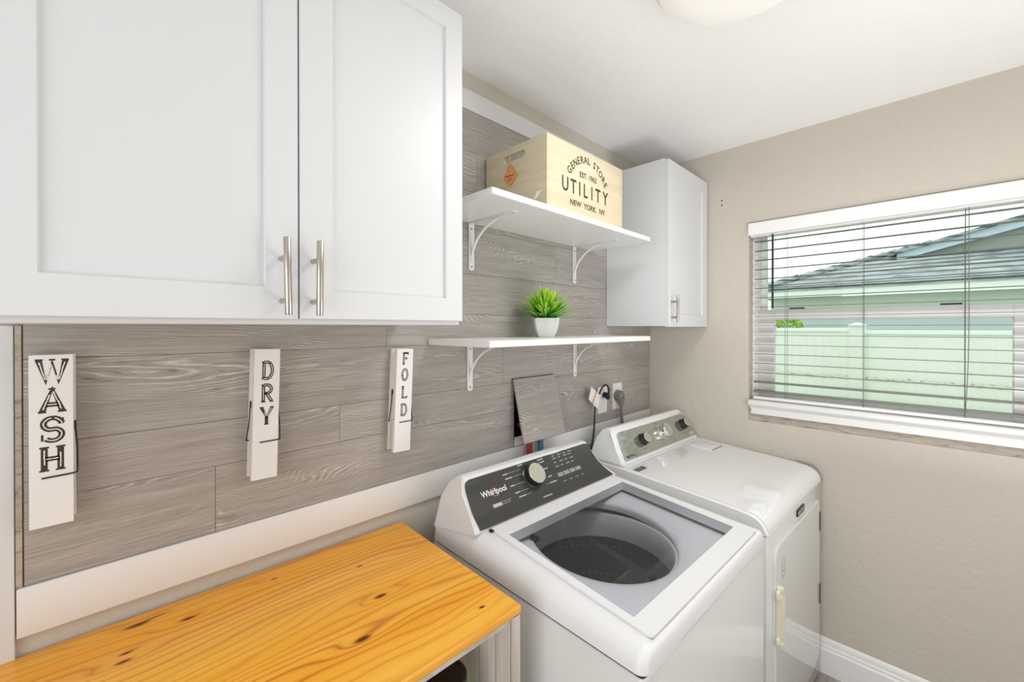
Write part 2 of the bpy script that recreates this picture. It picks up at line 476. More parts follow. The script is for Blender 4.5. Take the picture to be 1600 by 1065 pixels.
# baseboard on the right wall
prof = [(-.001, 0), (-.016, 0), (-.016, .104), (-.0115, .109), (-.0115, .119), (-.0075, .124), (-.0075, .138), (-.003, .150), (-.001, .153)]
b = B(); prism(b, prof, lambda x, z: (x, YF, z), lambda x, z: (x, -.02, z)); struct('baseboard_right', b, 'vinyl')
# primed boards above and below the panelling, casing on the left
b = B(); box(b, -2.3655, -.003, -.006, .0075, .956, 1.0440, .0015); struct('trim_1', b, 'trim')
b = B(); box(b, -2.3655, -.40, -.004, .0075, 2.2735, 2.343, .0015); struct('trim_2', b, 'trim')
b = B(); box(b, -2.52, -2.3675, -.004, .0075, 0, 1.5135, .002); struct('trim_3', b, 'cab')
# small wall marks: screw holes and a paint patch beside the small cabinet
b = B()
for z in (2.157, 2.134): lathe(b, [(.0035, 0), (.0035, -.0008)], (0, -.392, z), 10, 'x')
struct('trim_4', b, 'dark')

# ------------------------------------------------------------------ plank panelling
def planks():
    b = B(); uvl = b.loops.layers.uv.new('UVMap')
    rows = [(1.0450, 1.1955, [-2.0727, -.62]), (1.1955, 1.297, [-1.79, -.35]), (1.297, 1.453, [-1.1727]), (1.453, 1.556, [-1.6497, -.2]), (1.556, 1.70, [-2.0, -.95]),
            (1.70, 1.86, [-1.55, -.86]), (1.86, 1.99, [-1.0]), (1.99, 2.13, [-1.3]), (2.13, 2.2728, [-1.9, -.7])]
    g = .0004
    for z0, z1, js in rows:
        xs = [-2.357] + js + [-.003]
        for i in range(len(xs) - 1):
            a, c = xs[i] + g, xs[i + 1] - g
            segs = [(a, c, z0 + g, z1 - g)]
            if z0 < CZ1 and z1 > CZ0 and a < CX1 and c > CX0:        # leave the hatch opening free
                segs = []
                if a < CX0: segs.append((a, CX0, z0 + g, z1 - g))
                if c > CX1: segs.append((CX1, c, z0 + g, z1 - g))
                if z0 < CZ0: segs.append((max(a, CX0), min(c, CX1), z0 + g, CZ0))
                if z1 > CZ1: segs.append((max(a, CX0), min(c, CX1), CZ1, z1 - g))
            ou, ov = random.uniform(0, 40), random.uniform(0, 40)
            for s0, s1, t0, t1 in segs:
                before = set(b.faces)
                box(b, s0, s1, -.001, .0072, t0, t1, .0004, 1)
                for f in b.faces:
                    if f in before: continue
                    for l in f.loops: l[uvl].uv = (l.vert.co.x + ou, l.vert.co.z + ov + l.vert.co.y)
    o = obj('plank_wall_panelling', b, 'plank')
    tag(o, 'grey wood-look plank panelling covering the wall behind shelves and washer', 'wall panelling')
    b = B(); box(b, -2.3665, -2.3585, -.002, .0072, 1.0450, 1.5135); obj('edge_strip', b, 'rough', o)
planks()

# ------------------------------------------------------------------ window
win = bpy.data.objects.new('window_1', None); COL.objects.link(win); win['kind'] = 'structure'; win.location = (0, 0, 0)
def frame_bm(x0, x1, ya, yb, za, zb, l, r, bo, t, bev=.003):
    """rectangular frame: outer ya..yb (ya<yb), za..zb; l = stile at yb side, r = stile at ya side"""
    b = B()
    box(b, x0, x1, yb - l, yb, za, zb, bev, 1); box(b, x0, x1, ya, ya + r, za, zb, bev, 1)
    box(b, x0, x1, ya + r - .001, yb - l + .001, za, za + bo, bev, 1); box(b, x0, x1, ya + r - .001, yb - l + .001, zb - t, zb, bev, 1)
    return b
obj('outer_frame', frame_bm(.055, .15, -1.4495, -.5163, 1.10, 2.0215, .03, .03, .045, .045), 'vinyl', win)
obj('upper_sash', frame_bm(.10, .13, -1.42, -.545, 1.555, 1.985, .0237, .02, .043, .024), 'vinyl', win)
obj('lower_sash', frame_bm(.06, .095, -1.42, -.545, 1.135, 1.597, .0667, .067, .0506, .051), 'vinyl', win)
b = B(); box(b, .113, .117, -1.405, -.566, 1.59, 1.965); obj('upper_pane', b, 'glass', win)
b = B(); box(b, .075, .079, -1.36, -.605, 1.18, 1.55); obj('lower_pane', b, 'glass', win)
b = B()
for y in (-.70, -1.20): box(b, .068, .09, y - .03, y + .03, 1.597, 1.604, .002, 1)
obj('sash_latch', b, 'badge', win)
# stool and apron
pr = [(.06, 1.160), (-.022, 1.160), (-.026, 1.156), (-.026, 1.141), (-.018, 1.130), (-.008, 1.124), (-.012, 1.118), (-.012, 1.094), (.06, 1.094)]
b = B(); prism(b, pr, lambda x, z: (x, -.522 if z > 1.12 else -.530, z), lambda x, z: (x, -1.449, z)); obj('window_sill', b, 'white', win)
b = B(); box(b, .002, .055, -1.4495, -.5163, 1.0585, 1.13); obj('rough_opening_strip', b, 'rough', win)
b = B(); box(b, .152, .2, -1.46, -.50, 1.05, 1.155); obj('exterior_sill', b, 'outdark', win)

# blind
bl = thing('window_blind', 'horizontal slatted blind with white valance lowered in the window, slats held open', 'blind', (0, -.98, 1.15))
def rel(o): return o
def blind_part(name, b, mat, par=None):
    bmesh.ops.translate(b, verts=b.verts[:], vec=(0, .98, -1.15)); return obj(name, b, mat, par or bl)
b = B()
prism(b, [(-.016, 1.957), (-.019, 1.985), (-.016, 2.012), (-.010, 2.017), (-.004, 2.017), (-.004, 1.957)], lambda x, z: (x, -.5185, z), lambda x, z: (x, -1.447, z))
blind_part('valance', b, 'vinyl')
b = B(); box(b, 0.0, .052, -1.445, -.521, 1.950, 2.015, .003, 1); blind_part('headrail', b, 'vinyl')
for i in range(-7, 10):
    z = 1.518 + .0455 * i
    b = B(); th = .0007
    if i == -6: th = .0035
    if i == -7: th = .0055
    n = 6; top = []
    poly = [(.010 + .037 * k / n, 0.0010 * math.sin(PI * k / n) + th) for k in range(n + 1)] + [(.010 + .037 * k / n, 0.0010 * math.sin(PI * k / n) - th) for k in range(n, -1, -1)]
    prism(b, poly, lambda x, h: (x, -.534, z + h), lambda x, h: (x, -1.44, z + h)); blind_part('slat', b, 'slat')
b = B(); box(b, .006, .05, -1.44, -.534, 1.1625, 1.176, .003, 1); blind_part('bottom_rail', b, 'vinyl')
for y in (-.667, -.945, -1.235):
    for x in (.0085, .049):
        b = B(); tube(b, [(x, y, 1.95), (x, y, 1.174)], .0009, 6); blind_part('ladder_cord', b, 'cordm')
b = B(); tube(b, [(-.001, -.618, 1.95), (-.001, -.618, 1.60)], .0046, 8); blind_part('tilt_wand', b, 'badge')  # white wand given a dark colour, as if seen against daylight
b = B(); tube(b, spline([(.003, -1.243, 1.95), (-.002, -1.243, 1.45), (.002, -1.235, 1.18)], 6), .0014, 6); blind_part('lift_cord', b, 'cordm')

# ------------------------------------------------------------------ outside
f = thing('vinyl_fence', 'white vinyl privacy fence standing outside the window', 'fence', (2.6, -.68, -.02))
def fp(name, b, mat):
    bmesh.ops.translate(b, verts=b.verts[:], vec=(-2.6, .68, .02)); return obj(name, b, mat, f)
b = B(); box(b, 2.585, 2.615, -.63, 6, -.02, 1.50); fp('fence_panel', b, 'fence')
b = B(); box(b, 2.585, 2.615, -7, -.72, -.02, 1.48); fp('fence_panel', b, 'fence')
b = B(); box(b, 2.57, 2.63, -.63, 6, 1.47, 1.505, .004, 1); fp('top_rail', b, 'fascia')
b = B(); box(b, 2.57, 2.63, -7, -.72, 1.45, 1.485, .004, 1); fp('top_rail', b, 'fascia')
b = B(); box(b, 2.545, 2.655, -.73, -.62, -.02, 1.52, .004, 1); fp('fence_post', b, 'vinylout')
b = B(); r0 = [(2.535, -.74, 1.52), (2.665, -.74, 1.52), (2.665, -.61, 1.52), (2.535, -.61, 1.52)]
r1 = [(p[0], p[1], 1.532) for p in r0]; r2 = [(2.6 + (p[0] - 2.6) * .15, -.675 + (p[1] + .675) * .15, 1.555) for p in r0]
loft(b, [r0, r1, r2]); fp('post_cap', b, 'fascia')
h = thing('neighbour_house', 'neighbouring house with dark tiled roof and mint walls beyond the fence', 'house', (6.3, -2, -.02))
def hp(name, b, mat, par=None):
    bmesh.ops.translate(b, verts=b.verts[:], vec=(-6.3, 2, .02)); return obj(name, b, mat, par or h)
b = B(); box(b, 6.3, 12, -9, .86, -.02, 1.74); hp('wall', b, 'teal')
b = B(); box(b, 6.28, 12, -9, .88, 1.74, 2.02); hp('frieze', b, 'mint')
b = B(); box(b, 5.88, 5.92, -9, .95, 2.005, 2.165); box(b, 5.92, 12, .91, .95, 2.005, 2.165); hp('fascia', b, 'fascia')
b = B()
e0, e1, e2, e3 = (5.86, .97, 2.165), (5.86, -9, 2.165), (8.6, -9, 3.03), (8.6, -1.12, 3.03)
for dz in (0,):
    prism(b, [(0, 0), (1, 0), (2, 0), (3, 0)], lambda a, _: (e0, e1, e2, e3)[a], lambda a, _: tuple(Vector((e0, e1, e2, e3)[a]) + Vector((0, 0, -.05))))
    g0, g1, g2 = (5.86, .97, 2.165), (8.6, -1.12, 3.03), (12, .97, 2.165)
    prism(b, [(0, 0), (1, 0), (2, 0)], lambda a, _: (g0, g1, g2)[a], lambda a, _: tuple(Vector((g0, g1, g2)[a]) + Vector((0, 0, -.05))))
rf = hp('roof', b, 'roof')
b = B()
for k in range(14):                                            # raised hip tiles
    t = k / 14; p = Vector(e0).lerp(Vector(e3), t); q = Vector(e0).lerp(Vector(e3), t + .075)
    tube(b, [p + Vector((0, 0, .015)), q + Vector((0, 0, .045))], .05, 8)
hp('hip_tiles', b, 'roof', None)
b = B()   # forward gable
prism(b, [(-.70, 2.72), (-4.6, 2.72), (-4.6, 3.1), (-3.6, 3.50), (-.85, 2.80)], lambda y, z: (7.62, y, z), lambda y, z: (7.9, y, z)); hp('gable_wall', b, 'gable')
b = B()
prism(b, [(-.72, 2.78), (-3.6, 3.53), (-6.5, 2.78), (-6.5, 2.66), (-3.6, 3.40), (-.72, 2.66)], lambda y, z: (7.5, y, z), lambda y, z: (7.62, y, z)); hp('rake_board', b, 'rake')
b = B()
prism(b, [(-.62, 2.79), (-3.6, 3.58), (-6.6, 2.79), (-6.6, 2.75), (-3.6, 3.53), (-.62, 2.75)], lambda y, z: (7.42, y, z), lambda y, z: (10, y, z)); hp('gable_roof', b, 'roof')
b = B()
for k in range(900):
    a, c = random.uniform(0, 2 * PI), random.uniform(-.9, 1); r = .2 * random.uniform(.7, 1)
    p = Vector((math.cos(a) * math.sqrt(1 - c * c) * r, math.sin(a) * math.sqrt(1 - c * c) * r, c * r))
    d = Vector((random.gauss(0, 1), random.gauss(0, 1), random.gauss(0, 1))).normalized() * .03; e = d.cross(Vector((0, .3, 1))).normalized() * .012
    vs = [b.verts.new(p + v) for v in (-d, e, d, -e)]; b.faces.new(vs)
bmesh.ops.translate(b, verts=b.verts[:], vec=(0, 0, 1.49))
tube(b, [(0, 0, 0), (.01, 0, 1.4)], .02, 8)
o = obj('garden_shrub', b, 'shrub'); o.location = (3.3, .05, -.02)
tag(o, 'small yellow-green shrub top showing over the fence', 'shrub')

# ------------------------------------------------------------------ ceiling light
cl = thing('ceiling_light', 'white round flush dome ceiling light', 'ceiling light', (-1.18, -.83, CZ))
b = B(); lathe(b, [(.20, -.0005), (.205, -.006), (.205, -.026), (.197, -.03)], n=64); obj('lamp_base', b, 'lamp_base', cl)
b = B(); lathe(b, [(.196, -.030), (.192, -.045), (.178, -.062), (.15, -.078), (.11, -.088), (.06, -.094), (.02, -.096), (.0015, -.096)], n=64); obj('diffuser', b, 'diffuser', cl)
b = B(); lathe(b, [(.012, -.096), (.013, -.102), (.008, -.108), (.001, -.11)], n=20); obj('finial', b, 'chrome', cl)

# ------------------------------------------------------------------ cabinets
def bar_handle(parent, x, yface, z0, z1, standoff=.032, r=.006, tilt=0):
    b = B(); y = yface - standoff
    X = lambda z: x + tilt * (z - (z0 + z1) / 2)
    lathe(b, [(r - .0008, z0), (r, z0 + .0012), (r, z1 - .0012), (r - .0008, z1)], (x, y, 0), 20)
    if tilt: bmesh.ops.transform(b, matrix=Matrix.Translation((x, 0, (z0 + z1) / 2)) @ Matrix.Rotation(math.atan(tilt), 4, 'Y') @ Matrix.Translation((-x, 0, -(z0 + z1) / 2)), verts=b.verts[:])
    L = z1 - z0
    for z in (z0 + L * .19, z1 - L * .25): lathe(b, [(.0048, 0), (.0048, standoff + .0005)], (X(z), y, z), 14, 'y')
    return obj('handle', b, 'steel', parent)
def shift(o, d):   # move a child mesh into its thing's own coordinates
    o.data.transform(Matrix.Translation(d))
c1 = thing('wall_cabinet', 'large white two-door shaker wall cabinet mounted above the WASH, DRY and FOLD signs', 'cabinet', (-1.995, 0, 1.516), 0, 'white shaker wall cabinets')
D1 = (1.995, 0, -1.516)
b = B(); box(b, -2.3745, -1.6135, -.305, -.002, 1.516, 2.285, .001, 1); shift(obj('cabinet_body', b, 'cab', c1), D1)
b = B(); shaker(b, -1.9955, -1.6165, 1.5255, 2.284, -.325, .019, .0605, .049, .055, .052); dR = obj('door', b, 'cab', c1); shift(dR, D1)
b = B(); shaker(b, -2.3755, -1.9985, 1.5245, 2.284, -.325, .019, .0585, .0535, .0575, .052); dL = obj('door', b, 'cab', c1); shift(dL, D1)
shift(bar_handle(dL, -2.0265, -.325, 1.532, 1.667, .035, .006, -.018), D1); shift(bar_handle(dR, -1.9725, -.325, 1.532, 1.668, .035, .006, .01), D1)
c2 = thing('wall_cabinet', 'small white single-door wall cabinet in the corner right of the shelves', 'cabinet', (-.23, 0, 1.517), 0, 'white shaker wall cabinets')
D2 = (.23, 0, -1.517)
b = B(); box(b, -.458, -.008, -.303, -.002, 1.517, 2.27, .001, 1); shift(obj('cabinet_body', b, 'cab', c2), D2)
b = B(); shaker(b, -.4555, -.0125, 1.5135, 2.262, -.324, .0195, .066, .060, .058, .058); d = obj('door', b, 'cab', c2); shift(d, D2)
shift(bar_handle(d, -.436, -.324, 1.532, 1.656, .03, .0055), D2)

# ------------------------------------------------------------------ shelves and brackets
def shelf(x0, x1, zt, label):
    b = B(); box(b, x0, x1, -.300, -.002, zt - .019, zt, .001, 1)
    o = obj('wall_shelf', b, 'white'); tag(o, label, 'shelf', 'white wall shelves'); return o
shelf(-1.495, -.585, 1.896, 'upper white wall shelf carrying the wooden crate')
shelf(-1.505, -.585, 1.4735, 'lower white wall shelf carrying the potted plant')
def bracket(x, zt, label):
    t = thing('shelf_bracket', label, 'shelf bracket', (x, -.0025, zt), 0, 'curved white shelf brackets')
    b = B(); w_ = .012
    prism(b, rrect(-w_, w_, -.167, 0, [.011, .011, .001, .001]), lambda a, z: (a, -.003, z), lambda a, z: (a, 0, z)); obj('wall_leg', b, 'white', t)
    b = B(); prism(b, rrect(-w_, w_, -.226, -.003, [.011, .011, .001, .001]), lambda a, y: (a, y, -.003), lambda a, y: (a, y, -.0002)); obj('shelf_arm', b, 'white', t)
    b = B(); n = 14; outer = []; inner = []
    for k in range(n + 1):
        a = PI / 2 * k / n
        y = -.003 - .182 * (1 - math.cos(a)); z = -.135 + .132 * math.sin(a)
        outer.append((y, z)); 
    pts = outer
    for (y0, z0), (y1, z1) in zip(pts, pts[1:]):
        dy, dz = y1 - y0, z1 - z0; L = math.hypot(dy, dz); ny, nz = -dz / L * .0016, dy / L * .0016
        vs = [b.verts.new(p) for p in ((-.0045, y0 + ny, z0 + nz), (.0045, y0 + ny, z0 + nz), (.0045, y1 + ny, z1 + nz), (-.0045, y1 + ny, z1 + nz),
                                     (-.0045, y0 - ny, z0 - nz), (.0045, y0 - ny, z0 - nz), (.0045, y1 - ny, z1 - nz), (-.0045, y1 - ny, z1 - nz))]
        for q in ((0, 1, 2, 3), (7, 6, 5, 4), (0, 3, 7, 4), (1, 5, 6, 2)): b.faces.new([vs[i] for i in q])
    bmesh.ops.remove_doubles(b, verts=b.verts[:], dist=.0004)
    obj('curved_brace', b, 'white', t)
    for z in (-.02, -.153): b = B(); lathe(b, [(.0035, -.0042), (.0035, -.0028)], (0, 0, z), 12, 'y'); obj('screw', b, 'grey', t)
    for y in (-.03, -.208): b = B(); lathe(b, [(.0035, -.0042), (.0035, -.0028)], (0, y, 0), 12, 'z'); obj('screw', b, 'grey', t)
    return t
bracket(-1.327, 1.877, 'white curved metal bracket under the upper shelf, nearest the large cabinet')
bracket(-.726, 1.877, 'white curved metal bracket under the upper shelf, nearest the small cabinet')
bracket(-1.334, 1.4545, 'white curved metal bracket under the lower shelf, left of the plank hatch')
bracket(-.722, 1.4545, 'white curved metal bracket under the lower shelf, just left of the outlets')

# ------------------------------------------------------------------ crate
cr = thing('wooden_crate', 'pale wooden storage crate lettered GENERAL STORE UTILITY on the upper shelf', 'crate', (-1.035, -.15, 1.8965))
X0, X1, Y0, Y1, H = -.225, .225, -.146, .143, .2275
def end_panel(x):
    b = B(); t = .011
    xs = (x, x + t); hz0, hz1, hy0, hy1 = .180, .204, -.052, .052
    # panel with a rounded slot: outer ring to slot ring
    slot = rrect(hy0, hy1, hz0, hz1, .0115, 6); nS = len(slot)
    outer = []
    for (yy, zz) in slot:          # project slot points onto the outer rectangle
        cy, cz = 0, .192; dy, dz = yy - cy, zz - cz
        k = 1e9
        if dy > 1e-9: k = min(k, (Y1 - cy) / dy)
        if dy < -1e-9: k = min(k, (Y0 - cy) / dy)
        if dz > 1e-9: k = min(k, (H - cz) / dz)
        if dz < -1e-9: k = min(k, (0 - cz) / dz)
        outer.append([cy + dy * k, cz + dz * k])
    for c_ in ((Y0, 0), (Y1, 0), (Y1, H), (Y0, H)):
        i = min(range(nS), key=lambda q: (outer[q][0] - c_[0]) ** 2 + (outer[q][1] - c_[1]) ** 2); outer[i] = list(c_)
    R = [[b.verts.new((xx, p[0], p[1])) for p in ring] for xx in xs for ring in (outer, slot)]
    for i in range(nS):
        j = (i + 1) % nS
        b.faces.new((R[0][i], R[0][j], R[1][j], R[1][i])); b.faces.new((R[2][i], R[3][i], R[3][j], R[2][j]))
        b.faces.new((R[0][i], R[2][i], R[2][j], R[0][j])); b.faces.new((R[1][i], R[1][j], R[3][j], R[3][i]))
    return obj('end_panel', b, 'crate', cr)
end_panel(X0); end_panel(X1 - .011)
b = B(); box(b, X0, X1, Y0, Y0 + .0095, 0, H, .001, 1)
# front and back run between the end panels
bmesh.ops.scale(b, vec=((X1 - X0 - .0226) / (X1 - X0), 1, 1), verts=b.verts[:]); fpn = obj('front_panel', b, 'crate', cr)
b = B(); box(b, X0 + .0113, X1 - .0113, Y1 - .0095, Y1, 0, H, .001, 1); obj('back_panel', b, 'crate', cr)
b = B(); box(b, X0 + .0113, X1 - .0113, Y0 + .0097, Y1 - .0097, .001, .009); obj('bottom_board', b, 'crate', cr)
YT = Y0 - .0004
b = B()
def crt(s, x, z, size, wd, gap=None, off=0):
    text_bm(b, s, size, M_front(x, YT, z), .0002, wd, 'CENTER', off)
for i, ch in enumerate('UTILITY'):
    xs = [-.1325, -.088, -.0525, -.019, .020, .058, .106][i]
    crt(ch, xs, .0655, .068, .80, off=.0008)
text_bm(b, 'EST. 1962', .026, M_front(-.002, YT, .131), .0002, .98, 'CENTER', .0003)
text_bm(b, 'NEW  YORK.  NY', .0262, M_front(-.002, YT, .026), .0002, 1.04, 'CENTER', .0004)
arc = 'GENERAL STORE'; ws = dict(zip('GENRALSTO ', (1.1, .92, 1.08, 1.0, 1.03, .85, .95, .95, 1.15, .75)))
tot = sum(ws[c] for c in arc); R_ = .150; span = 1.92; acc = 0
for c in arc:
    mid = (acc + ws[c] / 2) / tot; acc += ws[c]
    if c == ' ': continue
    a = (mid - .5) * span
    x, z = -.002 + math.sin(a) * R_ * .86, .036 + math.cos(a) * R_
    text_bm(b, c, .034, M_front(x, YT, z, -a * .92), .0002, .9, 'CENTER', .0005)
obj('lettering', b, 'ink', cr)
b = B(); prism(b, [(0, 0), (.012, .012), (.014, .022), (.02, .019), (.028, .022), (.034, .019), (.026, .008), (.012, -.003)], lambda y, z: (X0 - .0004, -.1 - y + .012, .030 + z), lambda y, z: (X0 - .0002, -.1 - y + .012, .030 + z)); obj('torn_sticker', b, 'printw', cr)
# hang tag
tg = thing('hang_tag', 'small orange diamond-shaped wooden tag hanging from the crate handle', 'tag', (-1.2636, -.135, 2.029))
b = B(); dia = [(0, .040), (.032, .0), (0, -.038), (-.030, .0)]
dia = [(0, .040), (.012, .022), (.031, -.004), (.029, -.010), (0, -.038), (-.029, -.010), (-.031, -.004), (-.012, .022)]
prism(b, dia, lambda y, z: (-.0022, y, z), lambda y, z: (0, y, z)); obj('tag_board', b, 'tagorange', tg)
b = B()
G = lambda y, z, h: (-.0024, y, z)
ring = [(y * .86, z * .86) for y, z in dia]
ribbon(b, ring + ring[:2], .0014, G)
ribbon(b, [(-.020, -.003), (.020, -.003)], .0055, G); ribbon(b, [(-.013, -.013), (.013, -.013)], .003, G)
ribbon(b, [(-.008, -.019), (.008, -.019)], .003, G); ribbon(b, [(-.003, .012), (.003, .012)], .005, G)
obj('tag_print', b, 'tagink', tg)
b = B(); tube(b, spline([(-.0012, 0, .040), (-.001, .001, .052), (.006, .002, .074), (.018, .002, .082)], 6), .0009, 6)
tube(b, spline([(-.0012, 0, .044), (.001, .000, .09), (.004, -.002, .1), (.012, .008, .103), (.006, .018, .104), (.003, .012, .1015)], 6), .0009, 6); obj('twine_loop', b, 'twine', tg)

# ------------------------------------------------------------------ potted plant
pp = thing('potted_plant', 'small square white pot of bright green artificial grass on the lower shelf', 'potted plant', (-1.055, -.115, 1.4738), 45 + 3)
b = B(); pot = []
for z, r in ((0, .027), (.002, .029), (.015, .035), (.032, .0405), (.052, .044), (.070, .0452), (.072, .0447)):
    pot.append([(x, y, z) for x, y in rrect(-r, r, -r, r, .006, 4)])
for z, r in ((.072, .042), (.062, .0415)): pot.append([(x, y, z) for x, y in rrect(-r, r, -r, r, .005, 4)])
loft(b, pot); obj('pot', b, 'pot', pp)
b = B(); uvl = b.loops.layers.uv.new('UVMap'); rnd = random.Random(3)
for k in range(300):
    az = rnd.uniform(0, 2 * PI); tilt = rnd.uniform(0, 1) ** .8 * 1.28
    L = rnd.uniform(.108, .138) * (1 - .05 * tilt); wd = rnd.uniform(.0034, .0060)
    r0 = rnd.uniform(0, .036) * (tilt / 1.3 * .8 + .2)
    dirx, diry = math.cos(az), math.sin(az); p = Vector((dirx * r0, diry * r0, .064)); ang = tilt * .66
    side = Vector((-diry, dirx, 0)); pu = rnd.random(); n = 5; prev = None
    for s in range(n + 1):
        t = s / n; wv = wd * (math.sin(PI * min(1, t * .85 + .12)) ** .7) if s < n else .0002
        a, c = b.verts.new(p + side * wv), b.verts.new(p - side * wv)
        if prev:
            fc = b.faces.new((prev[0], prev[1], c, a))
            for l, tv in zip(fc.loops, (t - 1 / n, t - 1 / n, t, t)): l[uvl].uv = (pu, max(0.01, tv))
        prev = (a, c); ang += tilt * .16
        p = p + Vector((dirx * math.sin(ang), diry * math.sin(ang), math.cos(ang))) * (L / n)
fo = obj('foliage', b, 'leaf', pp, 180)

# ------------------------------------------------------------------ clothespin signs
def arcpts(cx, cy, rx, ry, a0, a1, n=10): return [(cx + rx * math.cos(math.radians(a0 + (a1 - a0) * k / n)), cy + ry * math.sin(math.radians(a0 + (a1 - a0) * k / n))) for k in range(n + 1)]
GL = {
 'W': ([[(.0, 1), (.27, .03), (.50, .92), (.73, .03), (1.0, 1)]], [[(-.12, 1), (.16, 1)], [(.38, 1), (.62, 1)], [(.84, 1), (1.12, 1)]], 1.1),
 'A': ([[(.12, 0), (.5, 1), (.88, 0)], [(.27, .32), (.73, .32)]], [[(-.02, 0), (.28, 0)], [(.7, 0), (1.03, 0)], [(.36, 1), (.62, 1)]], 1.0),
 'S': ([[(.86, .74)] + arcpts(.5, .74, .33, .26, 30, 250, 10) + arcpts(.52, .27, .33, .26, 70, -140, 12)], [[(.88, .98), (.88, .72)], [(.13, .02), (.13, .3)]], .95),
 'H': ([[(.2, 0), (.2, 1)], [(.8, 0), (.8, 1)], [(.2, .5), (.8, .5)]], [[(.02, 0), (.38, 0)], [(.62, 0), (.98, 0)], [(.02, 1), (.38, 1)], [(.62, 1), (.98, 1)]], 1.0),
 'D': ([[(.22, 0), (.22, 1)], [(.22, .985), (.45, .985)] + arcpts(.45, .5, .4, .485, 85, -85, 12) + [(.22, .015)]], [[(.05, 0), (.3, 0)], [(.05, 1), (.3, 1)]], .9),
 'R': ([[(.22, 0), (.22, 1)], [(.22, .985), (.5, .985)] + arcpts(.52, .74, .28, .245, 85, -85, 10) + [(.22, .495)], [(.45, .49), (.85, .02)]], [[(.05, 0), (.38, 0)], [(.05, 1), (.3, 1)], [(.7, 0), (1.0, 0)]], .95),
 'Y': ([[(.1, 1), (.5, .42), (.9, 1)], [(.5, .45), (.5, 0)]], [[(-.04, 1), (.26, 1)], [(.74, 1), (1.04, 1)], [(.32, 0), (.68, 0)]], 1.0),
 'F': ([[(.28, 0), (.28, 1)], [(.28, .97), (.92, .97)], [(.28, .52), (.72, .52)]], [[(.08, 0), (.48, 0)], [(.1, 1), (.3, 1)], [(.9, 1), (.9, .82)], [(.72, .6), (.72, .42)]], .85),
 'O': ([arcpts(.5, .5, .36, .485, 90, 450, 24)], [], .95),
 'L': ([[(.28, 0), (.28, 1)], [(.28, .03), (.9, .03)]], [[(.08, 1), (.48, 1)], [(.1, 0), (.3, 0)], [(.9, .2), (.9, 0)]], .85)}
def letter(b, ch, cx, cz, w_, h_, y):
    st, ser, asp = GL[ch]
    F = lambda a, c, hh: (cx - w_ / 2 + a * w_, y - hh, cz - h_ / 2 + c * h_)
    # strokes are drawn in metric space
    def mm(p): return [(x * w_, z * h_) for x, z in p]
    G = lambda a, c, hh: (cx - w_ / 2 + a, y - hh, cz - h_ / 2 + c)
    sw = w_ * .25
    for s in st: ribbon(b, mm(s), sw, G, 0, .0002)
    for s in ser: ribbon(b, mm(s), w_ * .09, G, 0, .00025)
    rn = random.Random(ord(ch))
    for s in st:                                  # worn inline
        for (p, q) in zip(mm(s), mm(s)[1:]):
            n = max(1, int(math.hypot(q[0] - p[0], q[1] - p[1]) / (h_ * .24)))
            for k in range(n):
                a, c = max(.11, (k + .03) / n), min(.89, (k + .97) / n)
                if len(s) > 6: a, c = (k + .0) / n, (k + 1.) / n
                if rn.random() < .1: continue
                jit = rn.uniform(-.01, .01) * w_
                P = (p[0] + (q[0] - p[0]) * a + jit, p[1] + (q[1] - p[1]) * a); Q = (p[0] + (q[0] - p[0]) * c + jit, p[1] + (q[1] - p[1]) * c)
                ribbon(b, [P, Q], sw * rn.uniform(.17, .23), G, 1, .0004)
def clothespin(word, x, z0, z1, tilt, lh, lz, lw, label, xoff=0):
    t = thing('clothespin_sign', label, 'sign', (x, -.0015, z0), 0, 'clothespin wall signs'); t.rotation_euler = (0, math.radians(tilt), 0)
    Hh = z1 - z0; w_ = .0268
    def board(y_of, th, name, dx=0, z_lo=0):
        b = B(); N = 16; rf = []; rb = []
        for k in range(N + 1):
            z = z_lo + (Hh - z_lo) * k / N; rf.append((z, y_of(z))) 
        rings = []
        for z, y in rf: rings.append([(dx - w_, y - th, z), (dx + w_, y - th, z), (dx + w_, y, z), (dx - w_, y, z)])
        loft(b, rings)
        es = [e for e in b.edges if abs((e.verts[0].co - e.verts[1].co).normalized().z) > .9 and not e.is_boundary and e.calc_face_angle(0) > 1]
        bmesh.ops.bevel(b, geom=es, offset=.0012, segments=2, affect='EDGES')
        return obj(name, b, 'white', t)
    back = lambda z: -.001
    front_in = lambda z: -.0275 + (.005 * max(0, (Hh * .25 - z)) / (Hh * .25)) + .002 * (z / Hh)
    board(back, .011, 'back_board', -.0015 + xoff, .004)
    board(lambda z: -.0265, .0125, 'front_board')
    # wedge block between the boards where the spring sits
    b = B(); box(b, -w_ + .002, w_ - .002, -.0268, -.0118, .095, Hh - .012, .001, 1); obj('centre_block', b, 'white', t)
    b = B()
    for ch, zc in zip(word, lz): letter(b, ch, .001, zc - z0, lw, lh, -.0391)
    obj('lettering', b, ['ink', 'white'], t)
    zs = .088
    sp = []
    for s in (1, -1):
        e = s * (w_ + .002)
        sp.append(spline([(s * (-.012), -.0404, zs - .001), (s * 0.02 * 1, -.0404, zs), (s * (w_ + .003), -.040, zs + .001), (s * (w_ + .005), -.036, zs + .006), (e + s * .0025, -.030, zs + .045), (e, -.022, zs + .085), (e, -.019, zs + .092), (e, -.017, zs + .085), (e, -.020, zs + .078)], 5))
    b = B(); tube(b, sp[0], .0014, 7)
    if word != 'WASH': tube(b, spline([(-w_ - .001, -.012, zs + .001), (-w_ - .006, -.012, zs + .002), (-w_ - .0065, -.016, zs + .008), (-w_ - .003, -.020, zs + .05), (-w_ - .0015, -.019, zs + .092), (-w_ - .0015, -.023, zs + .088), (-w_ - .0015, -.021, zs + .08)], 5), .0014, 7)
    obj('spring', b, 'wire', t)
